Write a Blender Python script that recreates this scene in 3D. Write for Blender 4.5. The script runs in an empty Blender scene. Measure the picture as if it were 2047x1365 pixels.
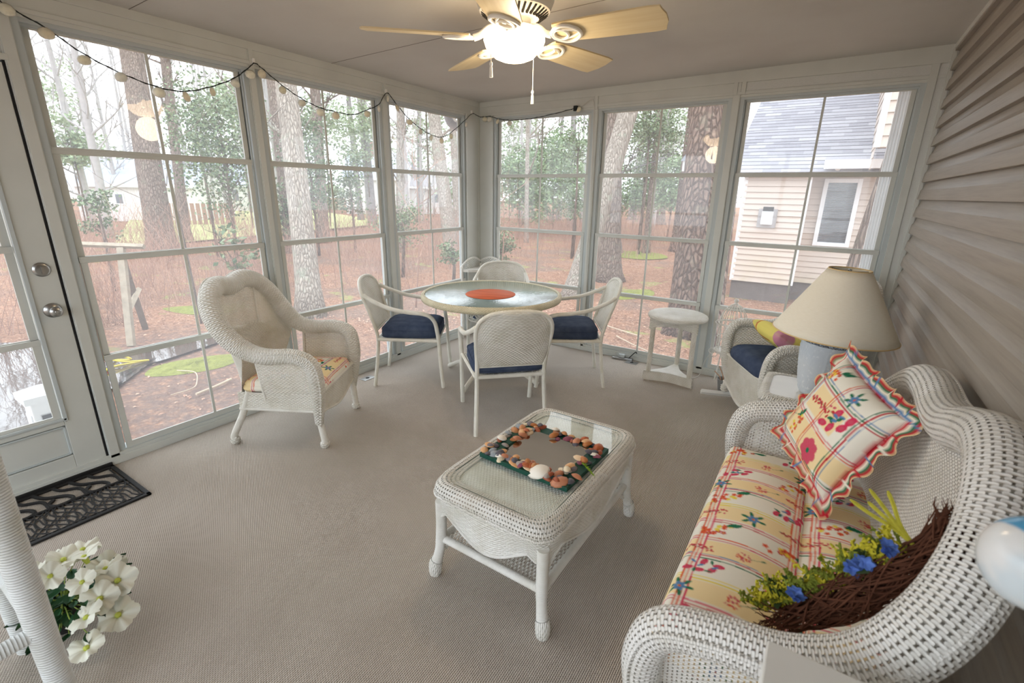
import bpy, math, random
import numpy as np
from mathutils import Vector, Matrix, Euler
PI=math.pi; R=math.radians
random.seed(7); RNG=np.random.default_rng(7)
scene=bpy.context.scene; COL=scene.collection
V=Vector

# ---------------------------------------------------------------- mesh builder
class MB:
    def __init__(s): s.v=[];s.f=[];s.uv=[];s.mi=[]
    def face(s,idx,uvs=None,mi=0):
        s.f.append(tuple(idx)); s.uv.append(uvs if uvs else [(0,0)]*len(idx)); s.mi.append(mi)
    def grid(s,P,cu=False,cv=False,mi=0,capu=False):
        n=len(P);m=len(P[0]);b=len(s.v)
        for r in P:
            for p in r: s.v.append(tuple(p))
        U=[0.0]
        for i in range(1,n+(1 if cu else 0)):
            d=sum((V(P[i%n][j])-V(P[i-1][j])).length for j in range(0,m,max(1,m//6)))/len(range(0,m,max(1,m//6)))
            U.append(U[-1]+d)
        W=[0.0]
        for j in range(1,m+(1 if cv else 0)):
            ks=range(0,n,max(1,n//6))
            d=sum((V(P[i][j%m])-V(P[i][j-1])).length for i in ks)/len(ks)
            W.append(W[-1]+d)
        for i in range(n if cu else n-1):
            for j in range(m if cv else m-1):
                i2=(i+1)%n;j2=(j+1)%m
                s.face((b+i*m+j,b+i2*m+j,b+i2*m+j2,b+i*m+j2),[(U[i],W[j]),(U[i+1],W[j]),(U[i+1],W[j+1]),(U[i],W[j+1])],mi)
        if capu and cv:
            s.face([b+j for j in range(m)],None,mi); s.face([b+(n-1)*m+j for j in range(m-1,-1,-1)],None,mi)
        return s
    def box(s,x0,x1,y0,y1,z0,z1,mi=0,M=None):
        if x0>x1:x0,x1=x1,x0
        if y0>y1:y0,y1=y1,y0
        if z0>z1:z0,z1=z1,z0
        c=[(x0,y0,z0),(x1,y0,z0),(x1,y1,z0),(x0,y1,z0),(x0,y0,z1),(x1,y0,z1),(x1,y1,z1),(x0,y1,z1)]
        if M is not None:c=[tuple(M@V(p)) for p in c]
        b=len(s.v);s.v+=c
        dx,dy,dz=x1-x0,y1-y0,z1-z0
        for f,(w,h) in (((0,3,2,1),(dy,dx)),((4,5,6,7),(dx,dy)),((0,1,5,4),(dx,dz)),((1,2,6,5),(dy,dz)),((2,3,7,6),(dx,dz)),((3,0,4,7),(dy,dz))):
            s.face([b+k for k in f],[(0,0),(w,0),(w,h),(0,h)],mi)
        return s
    def tube(s,path,r,n=10,closed=False,cap=True,mi=0,flat=1.0,up=None):
        path=[V(p) for p in path];N=len(path)
        if not hasattr(r,'__len__'): r=[r]*N
        T=[]
        for i in range(N):
            if closed: t=path[(i+1)%N]-path[i-1]
            else: t=path[min(i+1,N-1)]-path[max(i-1,0)]
            T.append(t.normalized() if t.length>1e-9 else V((0,0,1)))
        u=V(up) if up is not None else (V((0,0,1)) if abs(T[0].z)<.9 else V((1,0,0)))
        a=(u-T[0]*u.dot(T[0])).normalized()
        G=[]
        for i in range(N):
            if up is not None:
                q=V(up);aa=q-T[i]*q.dot(T[i])
                if aa.length>1e-3:a=aa.normalized()
            else:
                a=(a-T[i]*a.dot(T[i]))
                a=a.normalized() if a.length>1e-6 else V((1,0,0))
            b=T[i].cross(a)
            G.append([path[i]+(a*math.cos(2*PI*k/n)+b*(math.sin(2*PI*k/n)*flat))*r[i] for k in range(n)])
        s.grid(G,cu=closed,cv=True,mi=mi,capu=(cap and not closed))
        return s
    def lathe(s,prof,n=24,c=(0,0,0),mi=0,sx=1,sy=1):
        P=[[(c[0]+r*sx*math.cos(2*PI*k/n),c[1]+r*sy*math.sin(2*PI*k/n),c[2]+z) for k in range(n)] for r,z in prof]
        s.grid(P,cv=True,mi=mi);return s
    def prism(s,poly,h,M=None,mi=0):
        """poly in local xy, extruded 0..h along local z, through matrix M"""
        M=M or Matrix.Identity(4);b=len(s.v);n=len(poly)
        for z in (0,h):
            for x,y in poly: s.v.append(tuple(M@V((x,y,z))))
        s.face([b+k for k in range(n-1,-1,-1)],[(poly[k][0],poly[k][1]) for k in range(n-1,-1,-1)],mi)
        s.face([b+n+k for k in range(n)],[(p[0],p[1]) for p in poly],mi)
        L=0
        for k in range(n):
            k2=(k+1)%n;l=math.dist(poly[k],poly[k2])
            s.face((b+k,b+k2,b+n+k2,b+n+k),[(L,0),(L+l,0),(L+l,h),(L,h)],mi);L+=l
        return s
    def sphere(s,c,r,n=12,m=8,mi=0,sc=(1,1,1)):
        P=[[(c[0]+r*sc[0]*math.sin(PI*i/m)*math.cos(2*PI*k/n),c[1]+r*sc[1]*math.sin(PI*i/m)*math.sin(2*PI*k/n),c[2]+r*sc[2]*math.cos(PI*i/m)) for k in range(n)] for i in range(m+1)]
        s.grid(P,cv=True,mi=mi);return s
    def xf(s,M):
        s.v=[tuple(M@V(p)) for p in s.v];return s
    def mesh(s,name):
        me=bpy.data.meshes.new(name);me.from_pydata(s.v,[],s.f)
        uvl=me.uv_layers.new(name='UVMap')
        flat=[c for uv in s.uv for p in uv for c in p]
        uvl.data.foreach_set('uv',flat)
        me.polygons.foreach_set('material_index',s.mi)
        return me

def setp(o,label=None,cat=None,group=None,kind=None):
    if label:o['label']=label
    if cat:o['category']=cat
    if group:o['group']=group
    if kind:o['kind']=kind
    return o
def obj(name,mb,mat,parent=None,smooth=True,bevel=0,label=None,solid=0,ang=40,weld=False):
    me=mb.mesh(name) if isinstance(mb,MB) else mb
    if mat is not None and not me.materials:
        for m in (mat if isinstance(mat,(list,tuple)) else [mat]): me.materials.append(m)
    o=bpy.data.objects.new(name,me);COL.objects.link(o)
    if parent is not None:o.parent=parent
    if smooth:
        me.polygons.foreach_set('use_smooth',[True]*len(me.polygons))
        if ang<180:
            try: me.set_sharp_from_angle(angle=R(ang))
            except Exception: pass
    if solid:
        m=o.modifiers.new('s','SOLIDIFY');m.thickness=solid;m.offset=0
    if bevel:
        m=o.modifiers.new('b','BEVEL');m.width=bevel;m.segments=2;m.limit_method='ANGLE';m.angle_limit=R(35)
    if label:o['label']=label
    return o
def thing(name,label,cat,loc=(0,0,0),rz=0,group=None,kind=None):
    o=bpy.data.objects.new(name,None);COL.objects.link(o);o.empty_display_size=.1
    o.location=loc;o.rotation_euler=(0,0,rz)
    return setp(o,label,cat,group,kind)
def copy_tree(o,parent=None):
    c=o.copy();COL.objects.link(c)
    if parent is not None:c.parent=parent
    for ch in [k for k in bpy.data.objects if k.parent==o]: copy_tree(ch,c)
    return c
def smooth_path(pts,n=8,closed=False):
    """Catmull-Rom through pts"""
    P=[V(p) for p in pts];N=len(P);out=[]
    rng=range(N if closed else N-1)
    for i in rng:
        if closed:p0,p1,p2,p3=P[i-1],P[i],P[(i+1)%N],P[(i+2)%N]
        else:
            p1,p2=P[i],P[i+1];p0=P[i-1] if i>0 else p1*2-p2;p3=P[i+2] if i+2<N else p2*2-p1
        for k in range(n):
            t=k/n
            out.append(.5*((2*p1)+(p2-p0)*t+(2*p0-5*p1+4*p2-p3)*t*t+(-p0+3*p1-3*p2+p3)*t**3))
    if not closed: out.append(P[-1])
    return out
def resample(path,n):
    path=[V(p) for p in path];L=[0]
    for a,b in zip(path,path[1:]):L.append(L[-1]+(b-a).length)
    out=[];j=0
    for k in range(n):
        t=L[-1]*k/(n-1)
        while j<len(L)-2 and L[j+1]<t:j+=1
        d=L[j+1]-L[j];f=(t-L[j])/d if d>1e-9 else 0
        out.append(path[j].lerp(path[j+1],min(1,f)))
    return out

# ---------------------------------------------------------------- node maths
def srgb(*c):
    if len(c)==1:
        h=c[0].lstrip('#');c=[int(h[i:i+2],16) for i in (0,2,4)]
    c=[x/255 for x in c]
    return tuple(x/12.92 if x<=.04045 else ((x+.055)/1.055)**2.4 for x in c)
class S:
    def __init__(s,nt,k):s.nt=nt;s.k=k
    def _m(s,op,*a):
        n=s.nt.nodes.new('ShaderNodeMath');n.operation=op
        for i,x in enumerate((s,)+a):
            if isinstance(x,S):s.nt.links.new(x.k,n.inputs[i])
            else:n.inputs[i].default_value=x
        return S(s.nt,n.outputs[0])
    def __add__(s,o):return s._m('ADD',o)
    __radd__=__add__
    def __mul__(s,o):return s._m('MULTIPLY',o)
    __rmul__=__mul__
    def __sub__(s,o):return s._m('SUBTRACT',o)
    def __rsub__(s,o):return (s*-1)+o
    def __truediv__(s,o):return s._m('DIVIDE',o)
    def sin(s):return s._m('SINE')
    def cos(s):return s._m('COSINE')
    def floor(s):return s._m('FLOOR')
    def frac(s):return s._m('FRACT')
    def abs(s):return s._m('ABSOLUTE')
    def sqrt(s):return s._m('SQRT')
    def pow(s,e):return s._m('POWER',e)
    def min(s,o):return s._m('MINIMUM',o)
    def max(s,o):return s._m('MAXIMUM',o)
    def gt(s,o):return s._m('GREATER_THAN',o)
    def lt(s,o):return s._m('LESS_THAN',o)
    def ramp(s,a,b,c=0.0,d=1.0):
        n=s.nt.nodes.new('ShaderNodeMapRange');n.interpolation_type='SMOOTHSTEP'
        s.nt.links.new(s.k,n.inputs[0])
        for i,x in zip((1,2,3,4),(a,b,c,d)):n.inputs[i].default_value=x
        return S(s.nt,n.outputs[0])
class Mat:
    def __init__(s,name,col=(.8,.8,.8),rough=.5,spec=.4,metal=0,**kw):
        s.m=bpy.data.materials.new(name);s.m.use_nodes=True;s.nt=s.m.node_tree
        s.b=s.nt.nodes['Principled BSDF'];s.out=s.nt.nodes['Material Output']
        s.b.inputs['Base Color'].default_value=(*col,1)
        s.b.inputs['Roughness'].default_value=rough
        s.b.inputs['Specular IOR Level'].default_value=spec
        s.b.inputs['Metallic'].default_value=metal
        for k,v in kw.items():s.b.inputs[k.replace('_',' ')].default_value=v
    def new(s,t):return s.nt.nodes.new(t)
    def L(s,a,b):s.nt.links.new(a.k if isinstance(a,S) else a,b)
    def coord(s,kind='Object'):
        n=s.new('ShaderNodeTexCoord');return n.outputs[kind]
    def xyz(s,kind='Object'):
        n=s.new('ShaderNodeSeparateXYZ')
        if kind=='World':
            g=s.new('ShaderNodeNewGeometry');s.L(g.outputs['Position'],n.inputs[0])
        else:s.L(s.coord(kind),n.inputs[0])
        return [S(s.nt,n.outputs[i]) for i in range(3)]
    def vec(s,x,y,z=0.0):
        n=s.new('ShaderNodeCombineXYZ')
        for i,a in enumerate((x,y,z)):
            if isinstance(a,S):s.L(a,n.inputs[i])
            else:n.inputs[i].default_value=a
        return n.outputs[0]
    def noise(s,scale=5,vec=None,detail=3,rough=.5,dist=0,out=0,kind='Object'):
        n=s.new('ShaderNodeTexNoise');n.inputs['Scale'].default_value=scale;n.inputs['Detail'].default_value=detail
        n.inputs['Roughness'].default_value=rough;n.inputs['Distortion'].default_value=dist
        s.L(vec if vec is not None else s.coord(kind),n.inputs['Vector']);return S(s.nt,n.outputs[out])
    def voro(s,scale=5,vec=None,feature='F1',out='Distance',rnd=1,kind='Object'):
        n=s.new('ShaderNodeTexVoronoi');n.feature=feature;n.inputs['Scale'].default_value=scale;n.inputs['Randomness'].default_value=rnd
        s.L(vec if vec is not None else s.coord(kind),n.inputs['Vector']);return S(s.nt,n.outputs[out])
    def mix(s,f,a,b):
        n=s.new('ShaderNodeMix');n.data_type='RGBA'
        if isinstance(f,S):s.L(f,n.inputs[0])
        else:n.inputs[0].default_value=f
        for x,i in ((a,6),(b,7)):
            if isinstance(x,tuple):n.inputs[i].default_value=(*x[:3],1)
            else:s.L(x,n.inputs[i])
        return n.outputs[2]
    def color(s,c):s.L(c,s.b.inputs['Base Color'])
    def rough(s,c):s.L(c,s.b.inputs['Roughness'])
    def bump(s,h,dist=.002,strength=1.0):
        n=s.new('ShaderNodeBump');n.inputs['Distance'].default_value=dist;n.inputs['Strength'].default_value=strength
        s.L(h,n.inputs['Height']);s.L(n.outputs[0],s.b.inputs['Normal']);return s
    def alpha(s,a):s.L(a,s.b.inputs['Alpha'])
    def done(s):return s.m

def wicker(name,col,p=.006,st=.012,over=.4,thr=None,rough=.45,bd=None,swap=False,vary=.06,sheen=.35):
    """woven strands: run along U, stacked along V (swap flips); thr opens the gaps between strands"""
    m=Mat(name,col,rough,sheen)
    uv=m.xyz('UV');u,v=(uv[1],uv[0]) if swap else (uv[0],uv[1])
    row=(v/p).floor();fr=(v/p).frac()*2-1
    prof=(1-fr*fr).max(0).sqrt()
    if over>0:
        ph=((u/st)+row).__mul__(PI).cos()
        h=prof*(ph*over+(1-over))
        if thr is not None:
            m.alpha(h.gt(thr))
    else:h=prof
    m.bump(h,bd or p*.45)
    nz=m.noise(9,detail=4)
    lo=tuple(c*(1-vary*2.4) for c in col)
    lo=(lo[0],lo[1]*.985,lo[2]*.93)
    m.color(m.mix(nz.ramp(.35,.75),col,lo))
    return m.done()
# ---------------------------------------------------------------- materials
def plain(name,col,rough=.5,spec=.4,noise=0,nscale=8,bump=0,bscale=60,metal=0,**kw):
    m=Mat(name,col,rough,spec,metal,**kw)
    if noise:
        n=m.noise(nscale,detail=4);m.color(m.mix(n.ramp(.3,.8),col,tuple(c*(1-noise) for c in col)))
    if bump:m.bump(m.noise(bscale,detail=3),bump)
    return m.done()
WHITE_W=srgb(236,234,226)
M={}
M['frame']=plain('painted_aluminium',srgb(205,207,201),.45,.35,noise=.10,nscale=3,bump=.0006,bscale=25)
M['frame2']=plain('grey_vinyl_track',srgb(186,193,193),.5,.3)
M['trim']=plain('white_trim',srgb(208,209,203),.5,.3,noise=.07,nscale=4)
m=Mat('stucco_panel',srgb(204,206,202),.5,.35);m.bump(m.noise(140,detail=2),.002);M['stucco']=m.done()
m=Mat('ceiling_panel',srgb(194,189,183),.6,.3)
n=m.noise(2.0,detail=5);m.color(m.mix(n.ramp(.35,.75),srgb(196,194,188),srgb(189,186,180)));m.bump(m.noise(60,detail=2),.0006);M['ceiling']=m.done()
M['seam']=plain('panel_seam',srgb(120,114,108),.7)
# carpet: ribbed loops in fine rows
m=Mat('carpet',srgb(165,152,141),.95,.05)
x,y,z=m.xyz('World')
wob=m.noise(1.1,m.vec(x,y*.6,0.0),2)
a=x*1.0+y*.015+wob*.02;b=y
row=(a/.0072).floor();fr=(a/.0072).frac()*2-1
h1=(1-fr*fr).max(0).sqrt()
h2=((b/.009)+row*.43+fr*.35).__mul__(2*PI).cos()*.5+.5
h=h1*(h2*.30+.70)
wv=m.vec(a*1.0,b*1.0,0.0)
big=m.noise(1.1,wv,5,.6);fib=m.noise(210,wv,2,.6)
c1=m.mix(h.ramp(.15,.85),srgb(98,88,80),srgb(222,212,200))
c2=m.mix(big.ramp(.35,.7)*.30,c1,srgb(156,142,126))
c3=m.mix(fib.ramp(.35,.8)*.28,c2,srgb(130,122,114))
m.color(c3);m.bump(h+fib*.3,.005,1.0);M['carpet']=m.done()
# vinyl lap siding colour (shape is modelled)
m=Mat('siding_taupe',srgb(166,152,141),.45,.3)
x,y,z=m.xyz('World');g=m.noise(1,m.vec(x*6,y*3.0,z*90),4,.6)
m.color(m.mix(g.ramp(.3,.8),srgb(158,150,139),srgb(144,136,126)));m.bump(g,.0012,.6);M['siding']=m.done()
m=Mat('siding_cream',srgb(214,200,188),.5,.3)
x,y,z=m.xyz('World');g=m.noise(1.4,detail=5)
m.color(m.mix(((z*-1).ramp(-.8,0.35)*g.ramp(.4,.7)),srgb(204,190,178),srgb(186,174,144)));M['siding_out']=m.done()
M['outtrim']=plain('exterior_white_trim',srgb(236,238,240),.5,.3,noise=.05)
m=Mat('shingles',srgb(128,128,134),.9,.1)
uv=m.xyz('UV');row=(uv[1]/.14).floor();fr=(uv[1]/.14).frac()
off=(row*.37).frac()
tab=((uv[0]/.3)+off).floor()
wn=m.new('ShaderNodeTexWhiteNoise');m.L(m.vec(tab,row,0.0),wn.inputs[0]);w=S(m.nt,wn.outputs[0])
c=m.mix(w,srgb(176,176,182),srgb(148,148,156));c=m.mix(fr.lt(.13),c,srgb(62,62,68))
m.color(c);m.bump(fr*-1+m.noise(120)*.3,.01);M['shingle']=m.done()
M['foundation']=plain('block_foundation',srgb(112,104,100),.9,.1,noise=.25,nscale=3,bump=.01,bscale=15)
# window vinyl/glass : clear sheet, faint milky film, mirror-like reflection at grazing angles
def glass(name,tint=(1,1,1),refl=1.0,milk=.06,rough=.0):
    m=bpy.data.materials.new(name);m.use_nodes=True;nt=m.node_tree;nt.nodes.clear()
    out=nt.nodes.new('ShaderNodeOutputMaterial');tr=nt.nodes.new('ShaderNodeBsdfTransparent');tr.inputs[0].default_value=(*tint,1)
    gl=nt.nodes.new('ShaderNodeBsdfGlossy');gl.inputs['Roughness'].default_value=rough
    df=nt.nodes.new('ShaderNodeBsdfTranslucent');df.inputs[0].default_value=(.9,.92,.95,1)
    fr=nt.nodes.new('ShaderNodeFresnel');fr.inputs[0].default_value=1.5
    mul=nt.nodes.new('ShaderNodeMath');mul.operation='MULTIPLY';mul.inputs[1].default_value=refl;nt.links.new(fr.outputs[0],mul.inputs[0]);ge=nt.nodes.new('ShaderNodeNewGeometry');ff=nt.nodes.new('ShaderNodeMath');ff.operation='SUBTRACT';ff.inputs[0].default_value=1.0;nt.links.new(ge.outputs['Backfacing'],ff.inputs[1]);mu2=nt.nodes.new('ShaderNodeMath');mu2.operation='MULTIPLY';nt.links.new(mul.outputs[0],mu2.inputs[0]);nt.links.new(ff.outputs[0],mu2.inputs[1]);mul=mu2
    m1=nt.nodes.new('ShaderNodeMixShader');m1.inputs[0].default_value=milk
    nt.links.new(tr.outputs[0],m1.inputs[1]);nt.links.new(df.outputs[0],m1.inputs[2])
    m2=nt.nodes.new('ShaderNodeMixShader');nt.links.new(mul.outputs[0],m2.inputs[0])
    nt.links.new(m1.outputs[0],m2.inputs[1]);nt.links.new(gl.outputs[0],m2.inputs[2]);nt.links.new(m2.outputs[0],out.inputs[0])
    return m
M['glass']=glass('window_vinyl',(.98,.985,.985),1.0,.075)
M['topglass']=glass('table_glass',(.86,.93,.91),1.2,.0)
# wicker family
M['wick']=wicker('white_wicker',srgb(243,242,236),.0075,.012,.44,thr=.08,bd=.0045)
M['wick_open']=wicker('white_wicker_open',srgb(240,239,234),.0085,.017,.5,thr=.26)
M['wick_top']=wicker('woven_table_top',srgb(248,249,246),.0075,.011,.42,bd=.003)
M['wick_roll']=wicker('white_wicker_roll',srgb(240,238,232),.0060,.016,.45,thr=.16,swap=True)
M['wick_rollc']=wicker('cream_wicker_roll',srgb(243,240,231),.0100,.015,.44,swap=True,bd=.006,thr=.11)
M['wick_c']=wicker('cream_wicker',srgb(241,237,226),.0085,.013,.44,bd=.005,thr=.09)
M['wrap']=wicker('wrapped_cane',srgb(240,239,234),.0055,.01,0,swap=True,bd=.0016)
M['wrapc']=wicker('wrapped_cream_cane',srgb(240,237,228),.006,.01,0,swap=True,bd=.0016)
M['resin']=wicker('resin_weave',srgb(242,240,231),.0095,.016,.44,bd=.0045,thr=.10)
M['resinf']=wicker('resin_wrap_frame',srgb(240,238,228),.006,.01,0,swap=True,bd=.0012)
M['ac_diam']=wicker('open_diamond_wicker',srgb(240,235,222),.011,.011,.55,thr=.12)
M['white']=plain('white_paint',srgb(236,236,232),.4,.4,noise=.05)
M['rim']=wicker('aged_cane_rim',srgb(226,216,186),.008,.010,.5,swap=True)
# fabrics
m=Mat('navy_canvas',srgb(60,74,108),.85,.1)
n=m.noise(14,detail=5);f=m.noise(500,detail=1)
m.color(m.mix((n*.6+f*.4).ramp(.3,.75),srgb(54,65,88),srgb(84,95,116)));m.bump(m.noise(8,detail=4)+f*.06,.006,.6);M['navy']=m.done()
m=Mat('printed_cotton',(.8,.8,.8),.85,.1)
a=m.new('ShaderNodeAttribute');a.attribute_name='col'
m.color(a.outputs['Color']);m.bump(m.noise(10,detail=4),.008,.5);M['print']=m.done()
m=Mat('linen_shade',srgb(226,216,192),.8,.1,Subsurface_Weight=.0)
f=m.noise(1,m.vec(m.xyz('UV')[0]*900,m.xyz('UV')[1]*40,0.0),2);m.color(m.mix(f.ramp(.3,.7),srgb(240,234,218),srgb(234,227,208)));M['shade']=m.done()
M['shade_in']=plain('shade_lining',srgb(226,196,140),.7)
m=Mat('blue_plaster',srgb(172,190,206),.75,.2)
n=m.noise(60,detail=4);m.color(m.mix(n.ramp(.55,.72),srgb(202,208,213),srgb(220,223,225)));M['lampblue']=m.done()
m=Mat('stippled_blue_rim',srgb(150,162,174),.8,.2)
n=m.noise(70,detail=4,dist=1.5);m.color(m.mix(n.ramp(.45,.55),srgb(172,186,200),srgb(96,98,104)));m.bump(n,.004);M['lampstip']=m.done()
M['metal']=plain('satin_nickel',srgb(176,176,174),.28,.5,metal=1.0,noise=.2,nscale=20)
M['dark']=plain('black_gap',srgb(22,22,22),.8)
M['rubber']=plain('black_rubber',srgb(34,33,33),.55,.3,bump=.001,bscale=150)
M['fanwhite']=plain('white_enamel',srgb(232,232,228),.3,.45)
m=Mat('maple_blade',srgb(226,200,150),.4,.3)
x,y,z=m.xyz('Object');g=m.noise(1,m.vec(x*3,y*70,z*3),3);m.color(m.mix(g.ramp(.3,.8),srgb(232,214,172),srgb(224,203,156)));M['blade']=m.done()
m=bpy.data.materials.new('lit_opal_glass');m.use_nodes=True;b=m.node_tree.nodes['Principled BSDF']
b.inputs['Base Color'].default_value=(.9,.88,.82,1);b.inputs['Roughness'].default_value=.25
b.inputs['Emission Color'].default_value=(1,.72,.42,1);b.inputs['Emission Strength'].default_value=4.8;M['globe']=m
M['orange']=Mat('orange_placemat',srgb(214,104,62),.6,.2);mm=M['orange'];n=mm.noise(1,mm.vec(mm.xyz('Object')[0]*3,mm.xyz('Object')[1]*22,0.0),4,dist=1);mm.color(mm.mix(n.ramp(.35,.7),srgb(220,112,66),srgb(196,86,48)));M['orange']=mm.done()
m=Mat('rippled_table_glass',srgb(150,172,172),.06,.6)
x,y,z=m.xyz('Object');n=m.noise(1,m.vec(x*42+y*18,y*42-x*18,0.0),2,.5,dist=.6);m.bump(n,.004,.6)
m.color(m.mix(m.noise(5).ramp(.4,.6),srgb(150,174,174),srgb(136,160,162)))
m.b.inputs['Transmission Weight'].default_value=.25;m.b.inputs['Alpha'].default_value=.9;M['ripple']=m.done()
m=Mat('mirror',(.85,.87,.85),.02,.5,1.0);M['mirror']=m.done()
M['green']=plain('dark_green_wood',srgb(22,76,62),.5,.3,noise=.2)
M['clear']=glass('clear_glass_sheet',(.97,.99,.98),1.0,.02)
M['edge']=plain('glass_edge',srgb(92,112,106),.2,.5)
# outdoors
def bark(name,c1,c2,c3,sc=9,stretch=.28,bd=.05,lich=.0,lc=(0.5,.55,.45)):
    m=Mat(name,c1,.95,.05)
    x,y,z=m.xyz('Object')
    v=m.vec(x,y,z*stretch);nz=m.new('ShaderNodeTexNoise');nz.inputs['Scale'].default_value=3;m.L(v,nz.inputs['Vector'])
    mx=m.new('ShaderNodeMix');mx.data_type='RGBA';mx.inputs[0].default_value=.035;m.L(v,mx.inputs[6]);m.L(nz.outputs['Color'],mx.inputs[7])
    e=m.voro(sc,mx.outputs[2],'DISTANCE_TO_EDGE');n=m.noise(30,v,5,.65)
    cc=m.mix(n.ramp(.3,.7),c1,c2);cc=m.mix(e.ramp(.0,.10,1,0)*.8,cc,c3)
    if lich:
        l=m.noise(4,m.coord('Object'),5,.6);cc=m.mix(l.ramp(.55,.68)*lich,cc,lc)
    m.color(cc);m.bump(e.ramp(0,.25)+n*.35,bd,.9);return m.done()
M['bark_pine']=bark('pine_bark',srgb(150,128,114),srgb(112,92,82),srgb(62,50,46),19,.22,.05,.35,srgb(150,148,128))
M['bark_light']=bark('pale_hardwood_bark',srgb(186,176,164),srgb(156,146,134),srgb(112,102,92),26,.12,.02,.5,srgb(170,180,160))
M['bark_mid']=bark('brown_bark',srgb(150,134,122),srgb(122,108,98),srgb(84,72,64),20,.14,.03,.3,srgb(140,142,122))
M['bark_grey']=bark('grey_far_bark',srgb(160,154,152),srgb(134,128,126),srgb(108,102,100),16,.2,.03)
M['bark_haze']=plain('hazed_distant_bark',srgb(178,174,172),.95,.05,noise=.15)  # distance haze is put into this paler bark colour
def leafm(name,a,b,rough=.5,tr=.3):
    m=Mat(name,a,rough,.3)
    inf=m.new('ShaderNodeObjectInfo');g=m.new('ShaderNodeNewGeometry')
    w=m.new('ShaderNodeTexWhiteNoise');w.noise_dimensions='1D'
    m.L(g.outputs['Random Per Island'],w.inputs['W']);m.color(m.mix(S(m.nt,w.outputs[0]),a,b))
    return m.done()
M['holly']=leafm('holly_leaves',srgb(72,96,64),srgb(132,148,108),.4)
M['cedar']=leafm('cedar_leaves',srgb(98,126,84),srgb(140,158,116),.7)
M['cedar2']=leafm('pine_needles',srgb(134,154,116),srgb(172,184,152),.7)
M['litter']=leafm('fallen_leaves',srgb(154,108,84),srgb(204,168,142),.8)
M['twig']=leafm('red_brush_twigs',srgb(146,112,96),srgb(188,156,138),.9)
m=Mat('forest_floor',srgb(160,112,88),.95,.05)
x,y,z=m.xyz('World');v=m.vec(x,y,0.0)
n1=m.noise(.35,v,4,.6);n2=m.noise(9,v,6,.7);vo=m.voro(52,v,'F1','Color')
n3=m.noise(.8,m.vec(x+7,y*1.3,0.0),5,.6)
c=m.mix(n2.ramp(.3,.7),srgb(164,122,96),srgb(126,92,74))
sep=m.new('ShaderNodeSeparateColor');m.L(vo,sep.inputs[0]);rr=S(m.nt,sep.outputs[0])
c=m.mix(rr.ramp(.55,.9)*.6,c,srgb(194,156,130))
c=m.mix(rr.ramp(.0,.25,1,0)*.35,c,srgb(96,72,62))
near=(y*.25+x*-.1)
c=m.mix(n1.ramp(.5,.62)*.6,c,srgb(124,108,98))
c=m.mix((n3.ramp(.585,.64)*n2.ramp(.35,.55))*.85,c,srgb(150,156,92))
dd=((x+2.6)*(x+2.6)+(y+2.4)*(y+2.4)*.8).sqrt()+n3*1.6
c=m.mix(dd.ramp(2.0,3.6,1,0)*n2.ramp(.25,.6)*.75,c,srgb(112,96,90))
m.color(c);m.bump(n2+rr*.5,.05,.8);M['ground']=m.done()
m=Mat('lawn_grass',srgb(168,182,118),.95,.05);n=m.noise(3,detail=5);m.color(m.mix(n.ramp(.35,.7),srgb(172,186,120),srgb(190,186,140)));M['lawn']=m.done()
m=Mat('puddle_water',srgb(70,60,54),.02,1.0);m.b.inputs['Specular IOR Level'].default_value=1.0;m.bump(m.noise(9,detail=2),.002,.2);M['water']=m.done()
M['moss']=plain('green_moss',srgb(142,146,74),.95,.05,noise=.35,nscale=20,bump=.02,bscale=60)
M['house_w']=plain('pale_house_siding',srgb(226,224,222),.7,.2,noise=.05)
M['house_r']=plain('blue_grey_roof',srgb(176,184,198),.8,.1,noise=.12,nscale=4)
M['house_r2']=plain('grey_roof',srgb(168,164,166),.8,.1,noise=.12)
M['win_dark']=plain('dark_window',srgb(104,110,118),.2,.5)
M['brick']=plain('old_brick',srgb(168,120,106),.9,.1,noise=.2)
M['oldwood']=plain('weathered_wood',srgb(168,156,138),.9,.1,noise=.25,nscale=12,bump=.004,bscale=40)
M['oldwood_d']=plain('dark_weathered_wood',srgb(112,98,88),.9,.1,noise=.25,nscale=12,bump=.004,bscale=40)
M['stick']=plain('pale_stick',srgb(206,188,164),.9,.1,noise=.15)
M['yellow']=plain('yellow_hose',srgb(220,200,80),.5,.3)
M['red']=plain('red_plastic',srgb(206,50,60),.5,.3)
M['black']=plain('black_cable',srgb(24,30,28),.5,.3)
M['wirewhite']=plain('white_cable',srgb(206,204,196),.5,.3)
# ---------------------------------------------------------------- the porch shell
XW=3.769;YR=-5.8;SL=.0157
ZB,R3,R2,R1,ZT=.103,.648,1.196,1.74,2.257
def zc(x):return 2.44+SL*x
def ML(): # local (s,d,z) -> left wall (s along y, d into room = +x)
    return Matrix(((0,1,0,0),(1,0,0,0),(0,0,1,0),(0,0,0,1)))
def MBk(): # back wall: s along x, d into room = -y
    return Matrix(((1,0,0,0),(0,-1,0,0),(0,0,1,0),(0,0,0,1)))
def fixn(mb): # mirrored matrices flip the winding
    mb.f=[tuple(reversed(f)) for f in mb.f];mb.uv=[list(reversed(u)) for u in mb.uv];return mb
def wobj(name,mb,mat,parent,Mx,**k):
    mb.xf(Mx);fixn(mb);return obj(name,mb,mat,parent,**k)
floor=MB().box(-.12,XW+.1,YR-.1,.12,-.10,0)
setp(obj('floor',floor,M['carpet'],smooth=False),kind='structure')
setp(obj('trim_1',MB().box(-.16,XW+.1,YR-.1,.16,-.30,-.102),M['outtrim'],smooth=False),kind='structure')
c=MB();b=0
zs=lambda x,o:zc(x)+o
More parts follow.
